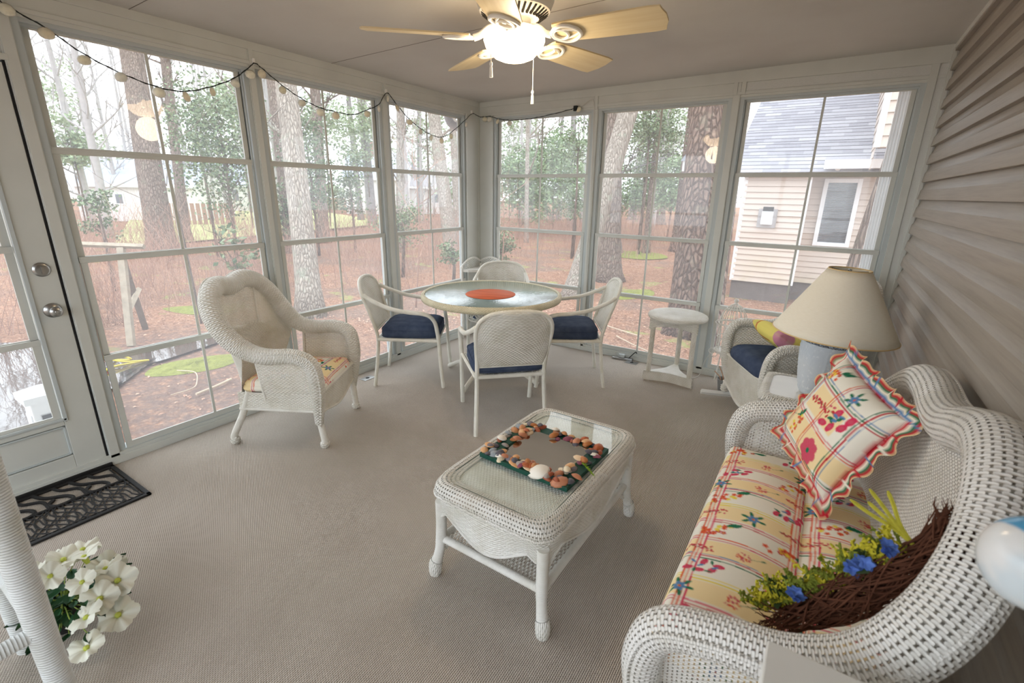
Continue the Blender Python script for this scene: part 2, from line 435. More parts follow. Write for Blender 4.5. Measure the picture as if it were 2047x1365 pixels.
c.v=[(-.45,YR-.4,zs(-.45,0)),(XW+.2,YR-.4,zs(XW+.2,0)),(XW+.2,.45,zs(XW+.2,0)),(-.45,.45,zs(-.45,0)),(-.45,YR-.4,zs(-.45,.14)),(XW+.2,YR-.4,zs(XW+.2,.14)),(XW+.2,.45,zs(XW+.2,.14)),(-.45,.45,zs(-.45,.14))]
for f in ((0,3,2,1),(4,5,6,7),(0,1,5,4),(1,2,6,5),(2,3,7,6),(3,0,4,7)):c.face(f)
ceil=setp(obj('ceiling',c,M['ceiling'],smooth=False),kind='structure')
for i,y0 in enumerate((-1.83,-3.08,-4.3)):
    s=MB();s.v=[(0,y0,zs(0,-.0015)),(XW,y0-.06,zs(XW,-.0015)),(XW,y0-.057,zs(XW,-.0015)),(0,y0+.003,zs(0,-.0015)),(0,y0,zs(0,.002)),(XW,y0-.06,zs(XW,.002)),(XW,y0-.057,zs(XW,.002)),(0,y0+.003,zs(0,.002))]
    for f in ((0,3,2,1),(4,5,6,7),(0,1,5,4),(1,2,6,5),(2,3,7,6),(3,0,4,7)):s.face(f)
    obj('ceiling_seam',s,M['seam'],ceil,smooth=False)

def wallboards(L,posts,Mx,name,panel=False,top=lambda s:2.44):
    w=MB()
    s0,s1=L
    w.box(s0,s1,-.10,.022,0,.045);w.box(s0,s1,-.10,.012,.045,.062)
    w.box(s0,s1,-.10,.004,2.292,2.325)
    w.box(s0,s1,-.10,.016,2.310,2.330);w.box(s0,s1,-.10,.008,2.330,2.40)
    w.box(s0,s1,-.10,.018,2.395,2.52)
    for a,b in posts:
        w.box(a,b,-.10,.006,.04,2.40)
        if b-a<.1: w.box(a+.004,b-.004,.0,.012,.045,2.396)
    o=wobj(name,w,M['frame'],None,Mx,smooth=False,bevel=.0015);setp(o,kind='structure');return o
wl=wallboards((YR,0.0),[(-5.8,-5.7),(-4.62,-4.56),(-3.612,-3.56),(-2.465,-2.42),(-1.35,-1.295),(-.235,0)],ML(),'wall_left')
wb=wallboards((0.0,XW),[(0,.18),(1.303,1.345),(2.471,2.528),(3.656,XW)],MBk(),'wall_back')
# pebbled panels and cover strips of the back wall header
def pieces(parent,Mx,lst,name,mat):
    for r in lst:
        wobj(name,MB().box(*r),mat,parent,Mx,smooth=False,bevel=.001)
pieces(wb,MBk(),[(2.55,3.66,.008,.011,2.335,2.392),(3.70,3.752,.006,.010,.05,2.39)],'pebbled_panel',M['stucco'])
pieces(wb,MBk(),[(2.528,2.56,.012,.02,2.31,2.40),(2.47,2.50,.012,.02,2.31,2.40),(3.656,3.70,.006,.018,.05,2.395),(1.31,1.338,.012,.02,2.29,2.40),(3.745,3.768,.006,.03,0.0,2.47)],'cover_strip',M['frame'])
pieces(wl,ML(),[(-2.456,-2.43,.012,.019,2.31,2.41),(-1.336,-1.31,.012,.019,2.31,2.41),(-.24,-.215,.006,.02,.05,2.31)],'cover_strip',M['frame'])
pieces(wb,MBk(),[(.16,.185,.006,.02,.05,2.31),(.0,.012,.0,.03,.05,2.42)],'cover_strip',M['frame'])

def window(n,a0,a1,Mx,lvl=(ZT,R1,R2,R3,ZB)):
    root=thing('window_%d'%n,None,None);root['kind']='structure'
    fr=MB()
    zt,r1,r2,r3,zb=lvl
    # outer frame with stepped tracks
    for k in range(4):
        d=-.066+.017*k;w=.040-.008*0
        for sgn,e in ((1,a0),(-1,a1)):
            x0,x1=e+sgn*.0,e+sgn*(.038-.0035*(k%2)*2)
            fr.box(min(x0,x1),max(x0,x1),d,d+.011,.05,2.30)
    for sgn,e in ((1,a0),(-1,a1)):
        fr.box(min(e,e+sgn*.030),max(e,e+sgn*.030),-.07,-.002,.05,2.30);fr.box(min(e,e+sgn*.043),max(e,e+sgn*.043),-.072,-.056,.05,2.30)
    fr.box(a0+.0305,a1-.0305,-.0695,-.0025,.0455,.068);fr.box(a0,a1,-.07,-.004,2.275,2.30);fr.box(a0,a1,-.062,-.03,2.262,2.276)
    wobj('window_frame',fr,M['frame2'],root,Mx,smooth=False,bevel=.001)
    tops=[2.276,r1,r2,r3];bots=[r1-.034,r2-.034,r3-.034,zb-.034]
    tops=[2.283,r1,r2,r3];bots=[r1-.02,r2-.02,r3-.02,.066]
    mid=(a0+a1)/2
    for k in range(4):
        d=-.055+.014*k;e0,e1=a0+.040,a1-.040
        z0,z1=bots[k],tops[k]
        sm=MB();wst=.030
        sm.box(e0,e0+wst,d,d+.012,z0,z1);sm.box(e1-wst,e1,d,d+.012,z0,z1)
        tr=.026 if k==0 else .033
        sm.box(e0-(.004 if k else 0),e1+(.004 if k else 0),d-.001,d+.016,z1-tr,z1)
        if k: sm.box(e0,e1,d+.0145,d+.018,z1-.014,z1-.004)
        br=.022 if k<3 else zb-z0
        sm.box(e0+wst-.001,e1-wst+.001,d+.0006,d+.0114,z0+.0007,z0+br)
        so=wobj('sash',sm,M['frame'],root,Mx,smooth=False,bevel=.0012)
        wobj('pane',MB().box(e0+wst-.002,e1-wst+.002,d+.005,d+.0065,z0+br-.001,z1-tr+.001),M['glass'],so,Mx,smooth=False)
        sh=.012*k*0
        wobj('muntin',MB().box(mid-.008,mid+.008,d+.0066,d+.012,z0+br-.001,z1-tr+.001),M['frame'],so,Mx,smooth=False)
    return root
window(1,-3.56,-2.465,ML());window(2,-2.42,-1.35,ML());window(3,-1.295,-.235,ML())
window(4,.18,1.303,MBk());window(5,1.345,2.471,MBk());window(6,2.528,3.656,MBk())
window(7,-5.70,-4.62,ML())
# rear side of the porch (behind the viewer): plain posts and rails
w=MB()
for a in (0,1.2,2.4,XW-.06):w.box(a,a+.06,YR-.1,YR,0,2.5)
w.box(0,XW,YR-.1,YR,0,.10);w.box(0,XW,YR-.1,YR,2.3,2.52);w.box(0,XW,YR-.06,YR-.03,1.18,1.22)
setp(obj('wall_rear',w,M['frame'],smooth=False),kind='structure')

# right wall : lapped vinyl siding, modelled profile
prof=[];pz=.1125;z=-.06
zz=2.456-22*pz
while zz<2.62:
    prof+= [(XW+.012,zz),(XW-.014,zz+.0005),(XW-.0155,zz+.005),(XW-.0095,zz+.060),(XW-.002,zz+.070),(XW+.005,zz+.088),(XW+.009,zz+.1122)];zz+=pz
g=MB();g.grid([[(x,y,z) for x,z in prof] for y in (-0.004,-1.5,-3,-4.5,YR)])
sd=obj('wall_right',g,M['siding'],smooth=True,ang=30);sd['kind']='structure'
obj('backing_board',MB().box(XW+.014,XW+.12,YR,.10,-.3,2.75),M['outtrim'],sd,smooth=False)
# metal corner bead between siding and window wall, ceiling moulding
setp(obj('trim_2',MB().box(XW-.022,XW+.01,-.022,-.004,0,2.495),M['trim'],smooth=False,bevel=.002),kind='structure')
cm=MB();cm.v=[];y0,y1=YR,-.02
cm.box(XW-.02,XW+.01,y0,y1,2.470,2.4985)
setp(obj('trim_3',cm,M['trim'],smooth=False,bevel=.002),kind='structure')

# ---------------------------------------------------------------- door
d=thing('door_1',None,None);d['kind']='structure'
Mx=ML();f=MB()
s0,s1=-4.52,-3.622;g0,g1=-4.385,-3.757
f.box(s0,g0,-.05,-.004,.03,2.09);f.box(g1,s1,-.05,-.004,.03,2.09)
f.box(g0,g1,-.05,-.004,.03,.135);f.box(g0,g1,-.05,-.004,1.98,2.09);f.box(g0,g1,-.05,-.004,.315,.345)
f.box(g0,g1,-.045,-.018,.135,.315)
wobj('door_slab',f,M['frame'],d,Mx,smooth=False,bevel=.003)
tr=MB();tr.box(g0-.012,g1+.012,-.006,.006,.345,.358);tr.box(g1-.002,g1+.016,-.006,.006,.34,1.99);tr.box(g0-.016,g0+.002,-.006,.006,.34,1.99)
tr.box(g0,g1,-.019,-.006,.140,.148);tr.box(g0,g1,-.019,-.006,.302,.310);tr.box(g1-.010,g1,-.019,-.006,.14,.31)
tr.box(s0,s1,-.006,.004,.03,.06)
wobj('door_moulding',tr,M['frame2'],d,Mx,smooth=False,bevel=.002)
lv=[(.345,.80),(.775,1.27),(1.245,1.68),(1.655,1.98)]
for k,(za,zb_) in enumerate(lv):
    dd=-.016-.010*k;sm=MB();e0,e1=g0+.004,g1-.004;wst=.034
    sm.box(e0,e0+wst,dd,dd+.010,za,zb_);sm.box(e1-wst,e1,dd,dd+.010,za,zb_);sm.box(e0,e1,dd,dd+.013,zb_-.03,zb_);sm.box(e0+wst-.001,e1-wst+.001,dd+.0006,dd+.0094,za+.0007,za+.03)
    so=wobj('door_sash',sm,M['frame'],d,Mx,smooth=False,bevel=.001)
    wobj('pane',MB().box(e0+wst-.002,e1-wst+.002,dd+.004,dd+.0055,za+.028,zb_-.028),M['glass'],so,Mx,smooth=False)
wobj('door_gap',MB().box(-3.622,-3.614,-.06,-.002,.03,2.10),M['dark'],d,Mx,smooth=False)
wobj('threshold',MB().box(s0,s1+.01,-.10,.03,0.0,.028),M['rubber'],d,Mx,smooth=False,bevel=.004)
for nm,z0_,big in (('deadbolt',1.151,0),('door_knob',.941,1)):
    k=MB();pr_=[(.0,0),(.034,0),(.036,.004),(.030,.010),(.024,.012),(.0,.012)]
    if big:pr_=[(.0,0),(.036,0),(.038,.004),(.032,.012),(.016,.016),(.013,.030),(.022,.040),(.0275,.052),(.026,.062),(.016,.069),(.0,.070)]
    k.lathe(pr_,28);
    if not big:k.box(-.017,.017,-.005,.005,.012,.026)
    else: k.lathe([(.009,.069),(.007,.0715),(0,.0715)],16)
    k.xf(Matrix.Translation((-.004,-3.6815,z0_))@Matrix.Rotation(PI/2,4,'Y'))
    obj(nm,k,M['metal'],d,ang=50)
# door head jamb above
setp(wobj('trim_4',MB().box(-4.56,-3.60,-.07,.014,2.098,2.125),M['frame'],None,ML(),smooth=False,bevel=.002),kind='structure')
setp(wobj('trim_5',MB().box(-4.56,-3.612,-.09,-.01,2.12,2.32),M['frame'],None,ML(),smooth=False),kind='structure')

# floor outlets
for (x,y,rz,lb) in ((.150,-1.835,.0,'small brass-grey floor outlet plate with round hole beside the left windows'),(1.90,-.10,1.57,'small floor outlet plate with round hole by the back windows')):
    t=thing('floor_outlet',lb,'outlet',(x,y,0),rz)
    t['group']='floor outlets'
    obj('plate',MB().box(-.038,.038,-.058,.058,0.0005,.004),M['metal'],t,smooth=False,bevel=.001)
    obj('socket_hole',MB().lathe([(0,.0045),(.017,.0045),(.017,.004)],20),M['dark'],t,smooth=False)
# power adapter lying by the back sill
t=thing('power_strip','grey power adapter with thin cables on the carpet under the middle back window','power strip',(1.79,-.055,0),.15)
obj('adapter_body',MB().box(-.10,.10,-.025,.02,0,.022),M['metal'],t,smooth=False,bevel=.004)
obj('adapter_head',MB().box(-.04,.02,-.02,.02,.022,.055),M['frame2'],t,smooth=False,bevel=.006)
obj('cable',MB().tube(smooth_path([(.06,0,.02),(.09,.0,.06),(.12,.01,.09),(.13,.02,.075)],5),.004,6),M['black'],t)
obj('cable',MB().tube(smooth_path([(-.06,0,.02),(-.08,.0,.05),(-.04,.01,.085),(.0,.0,.05)],5),.0025,6),M['wirewhite'],t)
# loose white cord hanging on the back post
t=obj('power_cable',MB().tube(smooth_path([(1.16,-.02,2.30),(1.20,-.024,2.335),(1.275,-.024,2.372),(1.305,-.026,2.33),(1.318,-.026,2.1),(1.326,-.024,1.7),(1.335,-.024,1.32),(1.329,-.026,1.1),(1.335,-.026,.8),(1.345,-.026,.55),(1.33,-.03,.3),(1.32,-.04,.02)],8),.0032,6),M['wirewhite'])
setp(t,'thin white cord running down the post between the two left back windows','cord')
t=obj('loose_cable',MB().tube(smooth_path([(2.66,-.03,.36),(2.60,-.035,.25),(2.545,-.04,.12),(2.53,-.09,.02),(2.50,-.17,.005),(2.46,-.22,.005)],8),.003,6),M['wirewhite'])
setp(t,'thin cord dropping from the birdcage to the carpet beside the round wicker stand','cord')

# ---------------------------------------------------------------- string of shell lights
def shell_mb(r=.02,ribs=9,dome=.35,flute=.06):
    P=[]
    for i in range(7):
        q=i/6;row=[]
        for k in range(24):
            a=2*PI*k/24
            rr=r*q*(1+flute*.5*math.cos(ribs*a)*q)*(1-.12*max(0,-math.sin(a))**3)
            row.append((rr*math.cos(a)*1.05,rr*math.sin(a)*.95,r*dome*(1-q**2.2)+ (flute*.35*r*q*math.cos(ribs*2*a))))
        P.append(row)
    m=MB();m.grid(P,cv=True);n=len(m.v)
    m.face([6*24+k for k in range(23,-1,-1)])
    return m
GP=[(-3.60,2.36),(-3.57,2.321),(-3.451,2.265),(-3.326,2.185),(-3.184,2.125),(-3.017,2.085),(-2.877,2.085),(-2.725,2.135),(-2.58,2.205),(-2.474,2.285),(-2.432,2.318),(-2.388,2.30),(-2.261,2.225),(-2.126,2.165),(-1.982,2.125),(-1.849,2.115),(-1.68,2.115),(-1.545,2.165),(-1.41,2.225),(-1.315,2.325),(-1.214,2.255),(-1.074,2.16),(-.94,2.10),(-.802,2.06),(-.656,2.05),(-.515,2.10),(-.277,2.245),(-.16,2.318)]
pts=[(.032,y,z) for y,z in GP]+[(.05,-.05,2.30),(.161,-.032,2.30),(.262,-.032,2.272),(.408,-.032,2.25),(.60,-.032,2.25),(.782,-.032,2.262),(1.063,-.032,2.30),(1.14,-.032,2.315)]
g=thing('shell_string_lights','string of black cord and pale seashell lights swagged along the window tops','string lights')
obj('cord',MB().tube(smooth_path(pts,6),.0026,6),M['black'],g)
pp=smooth_path(pts,6);tw=[V(p)+V((.004*math.sin(i*1.7),.0,.004*math.cos(i*1.7))) for i,p in enumerate(pp)]
obj('twisted_cord',MB().tube(tw,.002,5),M['black'],g)
SH=[m.strip() for m in 'f4eed6 eee0c4 ece2c4 f2ecd8 ece4cc f0e6c8 ece0c4'.split()]
shm=[plain('shell_tint_%d'%i,srgb(c),.6,.3,noise=.22,nscale=45,Subsurface_Weight=.6,Subsurface_Scale=.02,Subsurface_Radius=(1,.9,.8)) for i,c in enumerate(SH)]
smesh=[]
for i in range(4):
    me=shell_mb(.030 if i<2 else .027,9+i,.22).mesh('light_shell');me.materials.append(shm[i]);me.polygons.foreach_set('use_smooth',[True]*len(me.polygons));smesh.append(me)
hl=[(-3.57,2.30),(-3.451,2.237),(-3.326,2.151),(-3.184,2.101),(-3.017,2.055),(-2.877,2.055),(-2.725,2.105),(-2.58,2.175),(-2.474,2.245),(-2.396,2.262),(-2.261,2.19),(-2.126,2.13),(-1.982,2.09),(-1.849,2.085),(-1.545,2.135),(-1.42,2.19),(-1.315,2.28),(-1.214,2.225),(-1.074,2.13),(-.94,2.068),(-.802,2.03),(-.656,2.018),(-.515,2.07),(-.277,2.20)]
for i,(y,z) in enumerate(hl):
    o=bpy.data.objects.new('light_shell',smesh[i%4]);COL.objects.link(o);o.parent=g
    o.location=(.040,y,z);o.rotation_euler=(R(90+random.uniform(-12,12)),R(random.uniform(-15,15)),R(90+random.uniform(-30,30)))
for i,(x,z) in enumerate([(.10,2.275),(.161,2.27),(.262,2.245),(.408,2.22),(1.165,2.295)]):
    o=bpy.data.objects.new('light_shell',smesh[2+i%2]);COL.objects.link(o);o.parent=g
    o.location=(x,-.042,z);o.rotation_euler=(R(90+random.uniform(-12,12)),R(random.uniform(-15,15)),R(random.uniform(-30,30)))
obj('plug',MB().box(1.11,1.15,-.045,-.025,2.285,2.33),M['black'],g,smooth=False,bevel=.003)
for x,y,z in ((.014,-2.432,2.33),(.014,-1.315,2.335),(.014,-.16,2.33)):obj('cord_hook',MB().box(x,x+.016,y-.008,y+.008,z-.012,z+.018),M['white'],g,smooth=False,bevel=.002)

# ---------------------------------------------------------------- ceiling fan
FS=1.27;FC=(1.898,-2.273);FZ=2.243
t=thing('ceiling_fan','white ceiling fan with five pale maple blades and a lit bowl light','ceiling fan',(FC[0],FC[1],FZ));t.scale=(FS,FS,FS)
mt=MB().lathe([(0,.1775),(.10,.1775),(.130,.170),(.140,.15),(.142,.12),(.128,.085),(.10,.068),(.06,.06),(.06,.02)],40)
obj('motor_housing',mt,M['fanwhite'],t,ang=35)
sl=MB()
for k in range(36):
    a=2*PI*k/36;Mk=Matrix.Rotation(a,4,'Z')
    sl.box(.082,.118,-.0035,.0035,.0775,.0805,M=Mk@Matrix.Translation((0,0,-.004))@Matrix.Rotation(-.42,4,'Y')@Matrix.Translation((-.034,0,.042))) if 0 else sl.box(.086,.124,-.0038,.0038,.066,.0725,M=Mk@Matrix.Translation((.105,0,.072))@Matrix.Rotation(-.62,4,'Y')@Matrix.Translation((-.105,0,-.070)))
obj('vent_slots',sl,M['dark'],t,smooth=False)
obj('switch_housing',MB().lathe([(.055,.092),(.055,.085),(.044,.078),(.044,.048),(.060,.042),(.078,.034),(.082,.020),(.078,.018)],36),M['fanwhite'],t,ang=35)
obj('glass_bowl',MB().lathe([(.070,.030),(.096,.026),(.110,.014),(.113,-.006),(.105,-.028),(.093,-.040),(.086,-.046),(.073,-.060),(.048,-.070),(.02,-.074),(0,-.075)],40),M['globe'],t,ang=180)
for k in range(5):
    a=3.868-k*2*PI/5
    b=MB();n=14;RB=.548;pts=[];
    xs=[.165,.17,.20,.30,.42,.50,.535,.540,.548,.548,.540,.535,.50,.42,.30,.20,.17,.165]
    ys=[-.045,-.055,-.060,-.066,-.070,-.072,-.068,-.045,-.020,.020,.045,.068,.072,.070,.066,.060,.055,.045]
    b.prism(list(zip(xs,ys)),.006)
    Mk=Matrix.Rotation(a,4,'Z')@Matrix.Translation((0,0,.0))@Matrix.Rotation(R(-12),4,'X')
    bo=obj('blade',b,M['blade'],t,smooth=False,bevel=.001);bo.matrix_local=Mk
    ir=MB()
    ir.tube(smooth_path([(.045,0,.035),(.09,0,.030),(.125,0,.006),(.15,0,-.004)],5),[.012]*16,8,flat=.6)
    ir.tube([(.205+.052*math.cos(q)*(1-.18*math.sin(q)**2),.050*math.sin(q),-.005) for q in [2*PI*i/28 for i in range(28)]],.0068,8,closed=True)
    ir.tube([(.185+.026*math.cos(q),.030*math.sin(q),-.005) for q in [2*PI*i/20 for i in range(20)]],.0055,8,closed=True)
    ir.tube(smooth_path([(.15,-.02,-.005),(.2,-.028,-.005),(.252,0,-.005),(.2,.028,-.005),(.15,.02,-.005)],5),.0045,6)
    obj('blade_bracket',ir,M['fanwhite'],bo)
for (dx,dy,zb_) in ((-.021,-.118,-.095),(.010,.123,-.150)):
    ch=MB();z=-.03
    ch.tube([(dx*.6,dy*.6,.06),(dx,dy,.045),(dx,dy,zb_)],.0009,5)
    zz=.04
    while zz>zb_:
        ch.sphere((dx,dy,zz),.0017,6,4);zz-=.006
    co=obj('pull_chain',ch,M['white'],t)
    obj('chain_pull',MB().lathe([(0,zb_),(.004,zb_-.001),(.006,zb_-.008),(.0035,zb_-.014),(.005,zb_-.020),(.0065,zb_-.05),(.0,zb_-.051)],14,c=(dx,dy,0)),M['fanwhite'],co)
# ---------------------------------------------------------------- printed fabric painter
class Paint:
    def __init__(s,w,h,base,res=.002):
        s.res=res;s.W=int(w/res)+1;s.H=int(h/res)+1;s.a=np.ones((s.H,s.W,3),np.float32)*np.array(base,np.float32)
        s.X,s.Y=np.meshgrid(np.arange(s.W)*res,np.arange(s.H)*res)
    def set(s,m,c,k=1.0):
        s.a[m]=s.a[m]*(1-k)+np.array(c,np.float32)*k
    def wob(s,t,k):return .0012*np.sin(t*31+k*.01)+.0016*np.sin(t*13+k*.02)
    def hband(s,y0,y1,c,k=1.0):s.set((s.Y>y0+s.wob(s.X,y0*99))&(s.Y<y1+s.wob(s.X,y1*77)),c,k)
    def vband(s,x0,x1,c,k=1.0):s.set((s.X>x0+s.wob(s.Y,x0*99))&(s.X<x1+s.wob(s.Y,x1*77)),c,k)
    def _loc(s,cx,cy,r):
        r+=.004
        i0,i1=max(0,int((cy-r)/s.res)),min(s.H,int((cy+r)/s.res)+2);j0,j1=max(0,int((cx-r)/s.res)),min(s.W,int((cx+r)/s.res)+2)
        return (slice(i0,i1),slice(j0,j1)) if i1>i0 and j1>j0 else None
    def ell(s,cx,cy,a,b,th,c,k=1.0):
        w=s._loc(cx,cy,max(a,b))
        if w is None:return
        x=s.X[w]-cx;y=s.Y[w]-cy;u=x*math.cos(th)+y*math.sin(th);v=-x*math.sin(th)+y*math.cos(th)
        m=(u/a)**2+(v/b)**2<1;sub=s.a[w];sub[m]=sub[m]*(1-k)+np.array(c,np.float32)*k
    def line(s,x0,y0,x1,y1,wd,c):
        n=max(2,int(math.dist((x0,y0),(x1,y1))/(wd*.7)))
        for i in range(n+1):
            t=i/n;s.ell(x0+(x1-x0)*t,y0+(y1-y0)*t,wd/2,wd/2,0,c)
    def flower(s,cx,cy,r,c,cen,n=5,th=0,dark=None):
        for k in range(n):
            a=th+2*PI*k/n;s.ell(cx+.55*r*math.cos(a),cy+.55*r*math.sin(a),r*.50,r*.34,a,c)
            if dark:s.line(cx,cy,cx+.8*r*math.cos(a),cy+.8*r*math.sin(a),.0022,dark)
        s.ell(cx,cy,r*.24,r*.24,0,cen)
    def leaf(s,cx,cy,l,th,c):s.ell(cx+.5*l*math.cos(th),cy+.5*l*math.sin(th),l*.5,l*.2,th,c)
CRM=srgb(240,236,222);YEL=srgb(243,220,170);RED=srgb(196,44,58);ORA=srgb(226,100,62);PNK=srgb(214,60,96);GRN=srgb(40,116,84);BLU=srgb(92,134,178);LEM=srgb(236,214,84);ROSE=srgb(206,86,106)
def bouquet(P,x,y,kind,rnd,sc=1.0,th=0):
    ct,stt=math.cos(th),math.sin(th)
    T=lambda a,b:(x+(a*ct-b*stt)*sc,y+(a*stt+b*ct)*sc)
    if kind==0: # blue flower with green leaves
        for a in (0,.9,2.0,3.0,3.9,5.0):q=T(0,0);P.leaf(q[0]+.012*sc*math.cos(a+th),q[1]+.012*sc*math.sin(a+th),.030*sc,a+th,GRN)
        P.flower(x,y,.020*sc,BLU,LEM,6,th);P.ell(x,y,.0045*sc,.0045*sc,0,ORA)
    elif kind==1: # spray of red/yellow small flowers
        for i in range(16):
            a,b=(rnd.random()-.5)*.085,(rnd.random()-.5)*.040
            q=T(a,b+a*.25);P.flower(q[0],q[1],.0085*sc,[RED,ORA,LEM,ORA][i%4],[LEM,RED][i%2],5,rnd.random()*6)
        for i in range(4):q=T(.030+.008*i,.018);P.leaf(*q,.026*sc,th+.5+rnd.random()*.6,GRN)
    elif kind==2: # pink tulips with blue/green
        for a,b in ((-.035,-.012),(0,.022),(.026,-.008),(-.006,-.016),(.040,.014)):
            q=T(a,b);P.ell(*q,.015*sc,.009*sc,th+rnd.random()*1.5,PNK);P.ell(q[0],q[1],.007*sc,.005*sc,th+rnd.random(),ROSE)
        for i in range(6):q=T((rnd.random()-.5)*.05,(rnd.random()-.5)*.035);P.leaf(*q,.020*sc,rnd.random()*6.28,GRN if i%2 else BLU)
    elif kind==3: # red sprig
        for i in range(26):
            t=i/25;q=T(-.055+.11*t,(rnd.random()-.5)*.030*(.3+t));P.ell(*q,.0058*sc,.0032*sc,rnd.random()*3,RED if i%3 else ROSE)
        q0=T(-.06,0);q1=T(.05,0);P.line(*q0,*q1,.0016,GRN)
    elif kind==4: # big poppy
        for k in range(7):
            a=2*PI*k/7;P.ell(x+.020*sc*math.cos(a),y+.020*sc*math.sin(a),.019*sc,.016*sc,a,ROSE)
        for k in range(14):
            a=2*PI*k/14;P.line(x,y,x+.030*sc*math.cos(a),y+.030*sc*math.sin(a),.0016,PNK)
        P.ell(x,y,.008*sc,.008*sc,0,GRN)
    elif kind==5:
        for i in range(30):
            a=rnd.random()*6.28;r_=rnd.random()**.5*.022;q=T(r_*math.cos(a),r_*math.sin(a));P.ell(*q,.0042*sc,.0026*sc,a,ROSE if i%3 else ORA)
        q=T(.02,.0);q2=T(.05,.012);P.line(*q,*q2,.0018,GRN);P.leaf(*q2,.016*sc,th+.6,GRN)
def plaid(w,h,seed,sets=0,vx=None):
    """x across the depth, y along the length"""
    rnd=random.Random(seed);P=Paint(w,h,CRM)
    y=.02+rnd.random()*.03;k=seed;bands=[]
    while y<h:
        P.hband(y,y+.078,YEL)
        for dy,c,t in ((-.012,RED,.0052),(-.026,GRN,.0045),(-.003,BLU,.003)) if k%2 else ((-.012,PNK,.005),(-.024,RED,.0045)):P.hband(y+dy,y+dy+t,c)
        for dy,c,t in ((.083,PNK,.0045),(.096,ORA,.0045)) if k%2 else ((.082,LEM,.006),(.096,LEM,.004)):P.hband(y+dy,y+dy+t,c)
        bands.append((y+.037,0));bands.append((y+.146,1));y+=.215;k+=1
    for x0 in (vx or [.035,w-.03]):
        P.vband(x0-.010,x0+.010,CRM,.7);P.vband(x0-.015,x0-.010,ORA);P.vband(x0+.010,x0+.0155,PNK);P.vband(x0-.002,x0+.0025,ORA,.8)
    k=seed
    for yb,t in bands:
        if t==0: 
            xs=[.22,.50,.78] if w>.5 else [.32,.70]
            for i,x in enumerate(xs):bouquet(P,w*x,yb,[0,5,3,0,3,5][(k*2+i)%6],rnd,1.0,.3*(rnd.random()-.5))
        else:
            for x in ([.30,.70] if w>.5 else [.5+.1*(rnd.random()-.5)]):bouquet(P,w*x,yb,[1,2,1,4,2,2,1][(k+int(x*5))%7],rnd,1.15,.5*(rnd.random()-.5))
        k+=1
    return P
def paint_mesh(me,P,uvs):
    at=me.color_attributes.new('col','FLOAT_COLOR','POINT')
    u=np.clip((uvs[:,0]/P.res).astype(int),0,P.W-1);v=np.clip((uvs[:,1]/P.res).astype(int),0,P.H-1)
    A=P.a
    for ax in (0,1):A=(np.roll(A,1,ax)+2*A+np.roll(A,-1,ax))/4
    c=np.ones((len(uvs),4),np.float32);c[:,:3]=A[v,u];at.data.foreach_set('color',c.ravel())
def cushion(a,b,h,N=40,r0=.86,pw=7,bulge=.03,crown=.02,seam=True):
    """box cushion half sizes a,b and height h; base at z=0. returns MB and canvas coords (origin at corner)"""
    m=MB();uv=[];NB=max(40,int(N*4));rings=int(N*.5);side=6
    def B(t):
        c,s_=math.cos(t),math.sin(t);k=(abs(c)**pw+abs(s_)**pw)**(-1/pw);return c*k,s_*k
    rows=[]
    for i in range(1,rings+1):
        q=i/rings;row=[]
        for j in range(NB):
            bx,by=B(2*PI*j/NB);e=min(a,b);edge=(1-q)*1.0
            z=h-h*.28*max(0,(q-.80)/.20)**2.2+crown*(1-(bx*q)**2)*(1-(by*q)**2)
            row.append((bx*a*q,by*b*q,z));uv.append((a+bx*a*q,b+by*b*q))
        rows.append(row)
    for i in range(1,side+1):
        q=i/side;row=[]
        for j in range(NB):
            bx,by=B(2*PI*j/NB);o=1+bulge*math.sin(PI*q)*1.2-(.03 if i==side else 0)
            row.append((bx*a*o,by*b*o,h*.72*(1-q)));uv.append((a+bx*a+bx*h*.72*q,b+by*b+by*h*.72*q))
        rows.append(row)
    m.grid(rows,cv=True)
    c=len(m.v);m.v.append((0,0,h+crown));uv.append((a,b))
    for j in range(NB):m.face((c,j,(j+1)%NB))
    c=len(m.v);m.v.append((0,0,0));uv.append((a,b));n0=(rings+side-1)*NB
    for j in range(NB):m.face((c,n0+(j+1)%NB,n0+j))
    return m,np.array(uv)
def printed_cushion(name,a,b,h,seed,vx=None,fn=None,cell=.0031,rd=.028,crown=.02,puff=.012,**k):
    """soft box cushion draped from one fine sheet, so the print runs over the edges"""
    aa,bb=a-rd*.75,b-rd*.75;H=h+rd*.55;nx=int(2*(aa+H)/cell);ny=int(2*(bb+H)/cell);P=[];uv=[]
    for j in range(ny+1):
        row=[];cy=-(bb+H)+2*(bb+H)*j/ny
        for i in range(nx+1):
            cx=-(aa+H)+2*(aa+H)*i/nx
            qx=max(-aa,min(aa,cx));qy=max(-bb,min(bb,cy));ox,oy=cx-qx,cy-qy;f=math.hypot(ox,oy)
            if f>1e-9:ux,uy=ox/f,oy/f
            else:ux=uy=0
            f=min(f,H);qr=PI*rd/2
            if f<qr:off=rd*math.sin(f/rd);z=-rd*(1-math.cos(f/rd))
            else:off=rd+puff*math.sin(PI*(f-qr)/max(1e-6,(H-qr)));z=-rd-(f-qr)
            z=h+z+crown*(1-(qx/aa)**2)*(1-(qy/bb)**4)
            row.append((qx+ux*off,qy+uy*off,max(0,z)));uv.append((cx+aa+H,cy+bb+H))
        P.append(row)
    m=MB();m.grid(P);m.f=[tuple(reversed(f)) for f in m.f] if True else m.f
    if fn:m.v=[tuple(fn(V(p))) for p in m.v]
    Pt=plaid(2*(aa+H)+.01,2*(bb+H)+.01,seed,vx=vx)
    me=m.mesh(name);me.flip_normals() if me.polygons[len(me.polygons)//2].normal.z<0 else None
    paint_mesh(me,Pt,np.array(uv));return me
